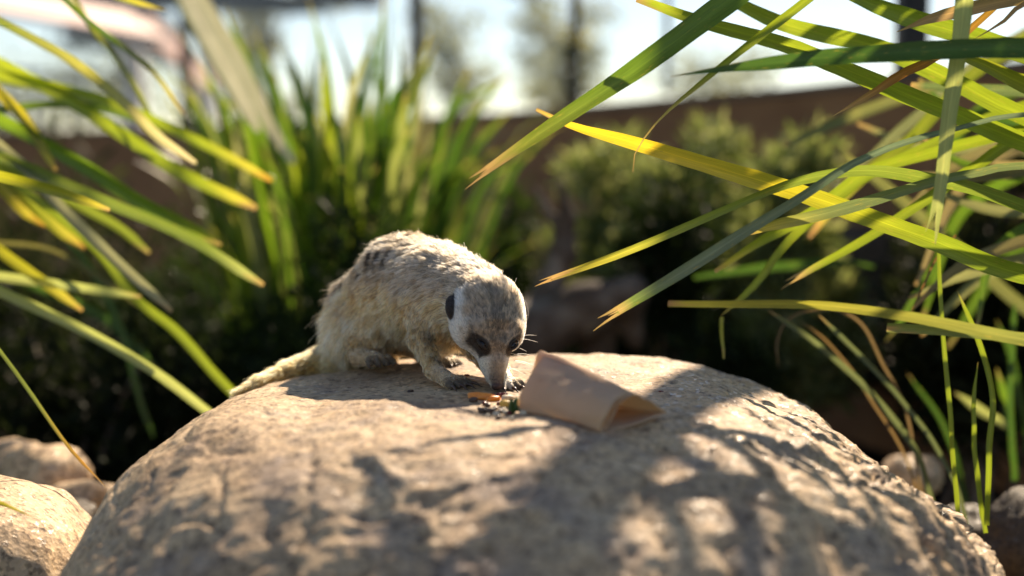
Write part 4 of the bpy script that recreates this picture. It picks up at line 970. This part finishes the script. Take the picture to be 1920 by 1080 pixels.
# nose, eyes, claws
dk = noise_mat('nose_skin', [(.3, (.055, .030, .024)), (.7, (.10, .06, .048))], 300, .35, .3, 900, dist=.0004)
E3 = [pell(H(0, .0005, .0765), (.0055, .0045, .0042), HM, .003), pcone(H(0, -.003, .074), H(0, -.006, .072), .0042, .003, .003)]
nv, nq = surface_nets(E3, H(0, 0, .075) - .012, H(0, 0, .075) + .012, .0007)
for s in (-1, 1):     # nostrils pressed in
    cpos = H(s * .0028, .0005, .0810); dd = np.linalg.norm(nv - cpos, axis=1); nv -= (np.exp(-(dd / .0014) ** 2) * .0018)[:, None] * hf
adopt(link('nose', fast_mesh('nose', nv, nq), dk), mk)
em, n_, l_, b_ = new_mat('eye_glossy'); b_.inputs['Base Color'].default_value = (.012, .008, .006, 1); b_.inputs['Roughness'].default_value = .06
lid = noise_mat('eyelid_skin', [(.3, (.020, .015, .012)), (.7, (.04, .03, .024))], 400, .6)
for s in (-1, 1):
    best = None
    for u in np.linspace(.0, .035, 120):
        if field(PR, H(s * .0155, u, .0395)[None])[0] > 0: best = u; break
    c = H(s * .0155, (best or .015) - .0020, .0395)
    bm = bmesh.new(); bmesh.ops.create_uvsphere(bm, u_segments=20, v_segments=14, radius=.0042); me = bpy.data.meshes.new('eye'); bm.to_mesh(me); bm.free()
    o = link('eye', me, em); o.location = Vector(c) - mk.location; o.parent = mk
    # lids: a narrow almond of thick skin round the eye, upper lid half closed
    a0 = unit(-s * hs * math.cos(R(50)) + hf * math.sin(R(50))); a1 = unit(np.cross(hu, a0)); 
    if a1 @ hf > 0: a1 = -a1
    for sg in (1, -1):
        pts = [c + a0 * .0062 * math.cos(t) + a1 * sg * (.0034 if sg < 0 else .0026) * math.sin(t) + hu * (.0016 + .0028 * math.sin(t)) for t in np.linspace(0, math.pi, 9)]
        v, f = tube(pts, [.0006, .0011, .0013, .0011, .0006], 16, 8); adopt(link('eyelid', mesh('eyelid', v, f), lid), mk)
cm, n_, l_, b_ = new_mat('claw_horn'); b_.inputs['Base Color'].default_value = (.075, .042, .03, 1); b_.inputs['Roughness'].default_value = .22
for k, (p, d, r) in enumerate(toes):
    fore = k < 8; l = .0135 if fore else .006
    pts = [p - d * .002, p + d * l * .4 + np.array([0, 0, .0016 if fore else 0]), p + d * l * .8 + np.array([0, 0, -.0002]), p + d * l * 1.0 + np.array([0, 0, -.0036 if fore else -.002])]
    for q_ in pts[1:]: q_[2] = max(q_[2], rock_z(q_[0], q_[1]) + .0005)
    v, f = tube(pts, [.0020, .0017, .0011, .0002], 12, 8); adopt(link('claw', mesh('claw', v, f), cm), mk)

# ------------------------------------------------------------------ cardboard tube
card = noise_mat('brown_cardboard', [(.3, (.62, .49, .36)), (.6, (.72, .585, .44)), (.8, (.78, .65, .50))], 40, .75, .12, 350, dist=.0006, spec=.25)
n_ = card.node_tree.nodes; l_ = card.node_tree.links; b_ = n_['Principled BSDF']
tr_ = n_.new('ShaderNodeBsdfTranslucent'); tr_.inputs[0].default_value = (.92, .68, .42, 1); ms_ = n_.new('ShaderNodeMixShader'); ms_.inputs[0].default_value = .52
l_.new(b_.outputs[0], ms_.inputs[1]); l_.new(tr_.outputs[0], ms_.inputs[2]); l_.new(ms_.outputs[0], n_['Material Output'].inputs[0])
bc_ = b_.inputs['Base Color'].links[0].from_socket; tcc = n_.new('ShaderNodeTexCoord')
tn1 = n_.new('ShaderNodeTexNoise'); tn1.inputs['Scale'].default_value = 260; tn1.inputs['Detail'].default_value = 3; l_.new(tcc.outputs['Object'], tn1.inputs['Vector'])
rs_ = ramp(n_, [(.69, (1, 1, 1)), (.74, (.45, .36, .28))]); l_.new(tn1.outputs['Fac'], rs_.inputs[0])
mxs = n_.new('ShaderNodeMix'); mxs.data_type = 'RGBA'; mxs.blend_type = 'MULTIPLY'; mxs.inputs['Factor'].default_value = .8; l_.new(bc_, mxs.inputs['A']); l_.new(rs_.outputs[0], mxs.inputs['B']); l_.new(mxs.outputs['Result'], b_.inputs['Base Color'])
dA = depth_of(hit(1130, 812)); dL = depth_of(hit(968, 774))
# matching cross-section points: closed far end (by the meerkat) and open near end
endL = [(1018, 668, dL + .016), (996, 700, dL - .004), (974, 742, dL - .008), (968, 772, dL), (970, 774, dL + .004), (984, 738, dL + .016), (1002, 690, dL + .024), (1012, 659, dL + .028), (1034, 680, dL + .052), (1046, 712, dL + .066), (1052, 742, dL + .066), (1015, 764, dL + .03), (978, 774, dL + .006)]
endR = [(1176, 735, dA + .020), (1154, 750, dA - .004), (1136, 780, dA - .010), (1126, 811, dA - .003), (1134, 808, dA + .005), (1150, 782, dA + .014), (1164, 756, dA + .022), (1188, 741, dA + .034), (1214, 752, dA + .045), (1234, 764, dA + .052), (1249, 774, dA + .055), (1195, 793, dA + .030), (1139, 809, dA + .006)]
nl, ns = 26, 60
eL = np.array(spline([P(*p) for p in endL], ns)); eR = np.array(spline([P(*p) for p in endR], ns))
# corners stay sharp: resample per segment instead of one smooth curve
def seg(pts, per=5):
    p = np.array([tuple(P(*q)) for q in pts]); sharp = {3, 4, 10} ; out = []
    e = np.vstack([2 * p[0] - p[1], p, 2 * p[-1] - p[-2]])
    for i in range(1, len(e) - 2):
        t = np.linspace(0, 1, per, endpoint=False)[:, None]; a, b, c, d = e[i - 1], e[i], e[i + 1], e[i + 2]
        if i - 1 in sharp: a = 2 * b - c
        if i in sharp: d = 2 * c - b
        out.append(.5 * ((2 * b) + (c - a) * t + (2 * a - 5 * b + 4 * c - d) * t ** 2 + (3 * b - a - 3 * c + d) * t ** 3))
    return np.vstack(out + [p[-1:]])
eL, eR = seg(endL), seg(endR); ns = len(eL)
V_ = []
for i in range(nl):
    t = i / (nl - 1); row = eL * (1 - t) + eR * t
    ctr = row.mean(0); row = ctr + (row - ctr) * (1 + .07 * math.sin(math.pi * t))
    row = row + (fbm(row * 45, 2) * .0014 - .0022 * sstep(.86, 1.0, 1 - np.abs(vnoise(row * np.array([30, 26, 22]) + 4))))[:, None] * np.array([.3, -.7, .6])
    for r_ in row: r_[2] = max(r_[2], rock_z(r_[0], r_[1]) + .0012)
    V_.append(row)
V_ = np.vstack(V_); f = [(i * ns + j, i * ns + j + 1, (i + 1) * ns + j + 1, (i + 1) * ns + j) for i in range(nl - 1) for j in range(ns - 1)]
me = mesh('cardboard_tube', V_, f); tube_o = link('cardboard_tube', me, card)
tube_o.modifiers.new('thick', 'SOLIDIFY').thickness = .0011
tag(tube_o, 'crumpled brown cardboard tube with a pinched open end beside the meerkat', 'cardboard tube')

# ------------------------------------------------------------------ food
def food_mat(name, a, b, rough=.45, sss=0):
    m = noise_mat(name, [(.35, a), (.65, b)], 160, rough, .3, 500, dist=.0006, spec=.5)
    if sss: m.node_tree.nodes['Principled BSDF'].inputs['Subsurface Weight'].default_value = sss; m.node_tree.nodes['Principled BSDF'].inputs['Subsurface Radius'].default_value = (.004, .002, .001)
    return m
F_OR = food_mat('carrot', (.80, .22, .025), (.90, .34, .05), .4, .2); F_RED = food_mat('dark_red_bean', (.07, .010, .008), (.16, .02, .014), .25); F_YEL = food_mat('corn', (.62, .40, .05), (.74, .52, .12), .4, .2)
F_GR = food_mat('green_scrap', (.02, .06, .012), (.05, .12, .02), .5); F_BR = food_mat('brown_seed', (.035, .02, .014), (.08, .045, .03), .4); F_CR = food_mat('pale_seed', (.5, .42, .3), (.62, .55, .42), .6)
def lump(name, px, py, r, mat, label, cat, seed, rot=0, amp=.2, group=None, p=.9):
    h = hit(px, py); o = stone(name, (h.x, h.y, rock_z(h.x, h.y) + r[2] * .75), r, seed, mat, amp, 3, rot); tag(o, label, cat, group); return o
lump('carrot_piece', 903, 748, (.0135, .0045, .0036), F_OR, 'orange wedge of carrot on the rock in front of the front paws', 'carrot', 41, -.25, .22)
lump('carrot_piece', 925, 752, (.007, .004, .003), F_OR, 'shorter orange carrot scrap among the dark beans', 'carrot', 42, .4, .25)
lump('corn_kernel', 948, 763, (.0052, .004, .0034), F_YEL, 'yellow corn kernel beside the green scrap', 'corn', 43)
lump('seed_pod', 951, 752, (.0065, .0038, .0032), F_CR, 'pale cream seed between the red beans and the cardboard tube', 'seed', 44, .5)
lump('bean', 934, 747, (.0042, .0028, .0032), F_RED, 'glossy dark red bean tilted against the carrot scrap', 'bean', 45, .9)
lump('bean', 944, 746, (.0045, .0024, .0028), F_RED, 'slim dark red bean nearest the paw under the nose', 'bean', 46, .5)
for k, (px, py, r) in enumerate([(888, 754, .0032), (909, 759, .0022), (914, 763, .0026), (936, 760, .002), (938, 774, .0022), (955, 777, .0026)]):
    lump('bean', px, py, (r * 1.3, r, r * .85), F_RED if k % 2 else F_BR, 'tiny dark bean lying around the carrot wedge', 'bean', 50 + k, k, .15, 'tiny beans scattered by the carrot')
for k, (px, py, r) in enumerate([(905, 774, .0034), (921, 775, .0036), (935, 785, .0024), (899, 768, .0018), (928, 768, .002)]):
    lump('dark_seed', px, py, (r * 1.4, r, r * .8), F_BR, 'small blackish seed lying on the shaded rock below the beans', 'seed', 60 + k, k * .7, .15, 'blackish seeds below the beans')
for k, (px, py, r) in enumerate([(930, 779, .0024), (948, 776, .0026), (944, 770, .002), (982, 777, .0026), (960, 786, .0018), (915, 781, .0018)]):
    lump('pale_seed', px, py, (r * 1.5, r, r * .8), F_CR, 'tiny pale seed by the end of the cardboard tube', 'seed', 70 + k, k * .9, .15, 'pale seeds by the tube')
# green leaf scrap: a curled little sheet
h = hit(965, 776); gx, gy = np.meshgrid(np.linspace(-1, 1, 9), np.linspace(0, 1, 9), indexing='ij')
gz = .013 * gy + .002 * np.sin(gx * 4); sv = np.stack([h.x + gx * .0062 * (1 - .5 * gy ** 2), h.y + .004 * gx + .004 * gy ** 2 + .002 * np.sin(gx * 5 + gy * 3), h.z + gz], -1).reshape(-1, 3)
i9 = np.arange(81).reshape(9, 9); sq = np.stack([i9[:-1, :-1], i9[1:, :-1], i9[1:, 1:], i9[:-1, 1:]], -1).reshape(-1, 4)
sme = fast_mesh('leaf_scrap', sv, sq); so_ = link('leaf_scrap', sme, F_GR); so_.modifiers.new('thick', 'SOLIDIFY').thickness = .0008; tag(so_, 'dark green vegetable scrap curled against the end of the tube', 'leaf scrap')
# crumbs of bark and leaf on the rock
CR_L = ['dark red bark crumb on the sunlit rock between the front paws', 'largest brown bark crumb on the boulder out beyond the open tube end', 'brown bark crumb on the shaded rock just off the tip of the open tube',
        'dark red bark crumb lying against the lower edge of the cardboard tube', 'brown bark crumb in the shadow beneath the belly of the meerkat', 'small brown bark crumb near the far rim of the boulder past the tube', 'tiny dark red bark crumb directly behind the cardboard tube']
for k, (px, py, r) in enumerate([(875, 705, .0022), (1338, 842, .003), (1248, 842, .002), (1100, 832, .002), (770, 735, .0025), (1330, 745, .0018), (1240, 735, .0015)]):
    lump('bark_crumb', px, py, (r * 1.6, r * .7, r * .5), F_BR if k % 3 else F_RED, CR_L[k], 'crumb', 80 + k, k, .3)
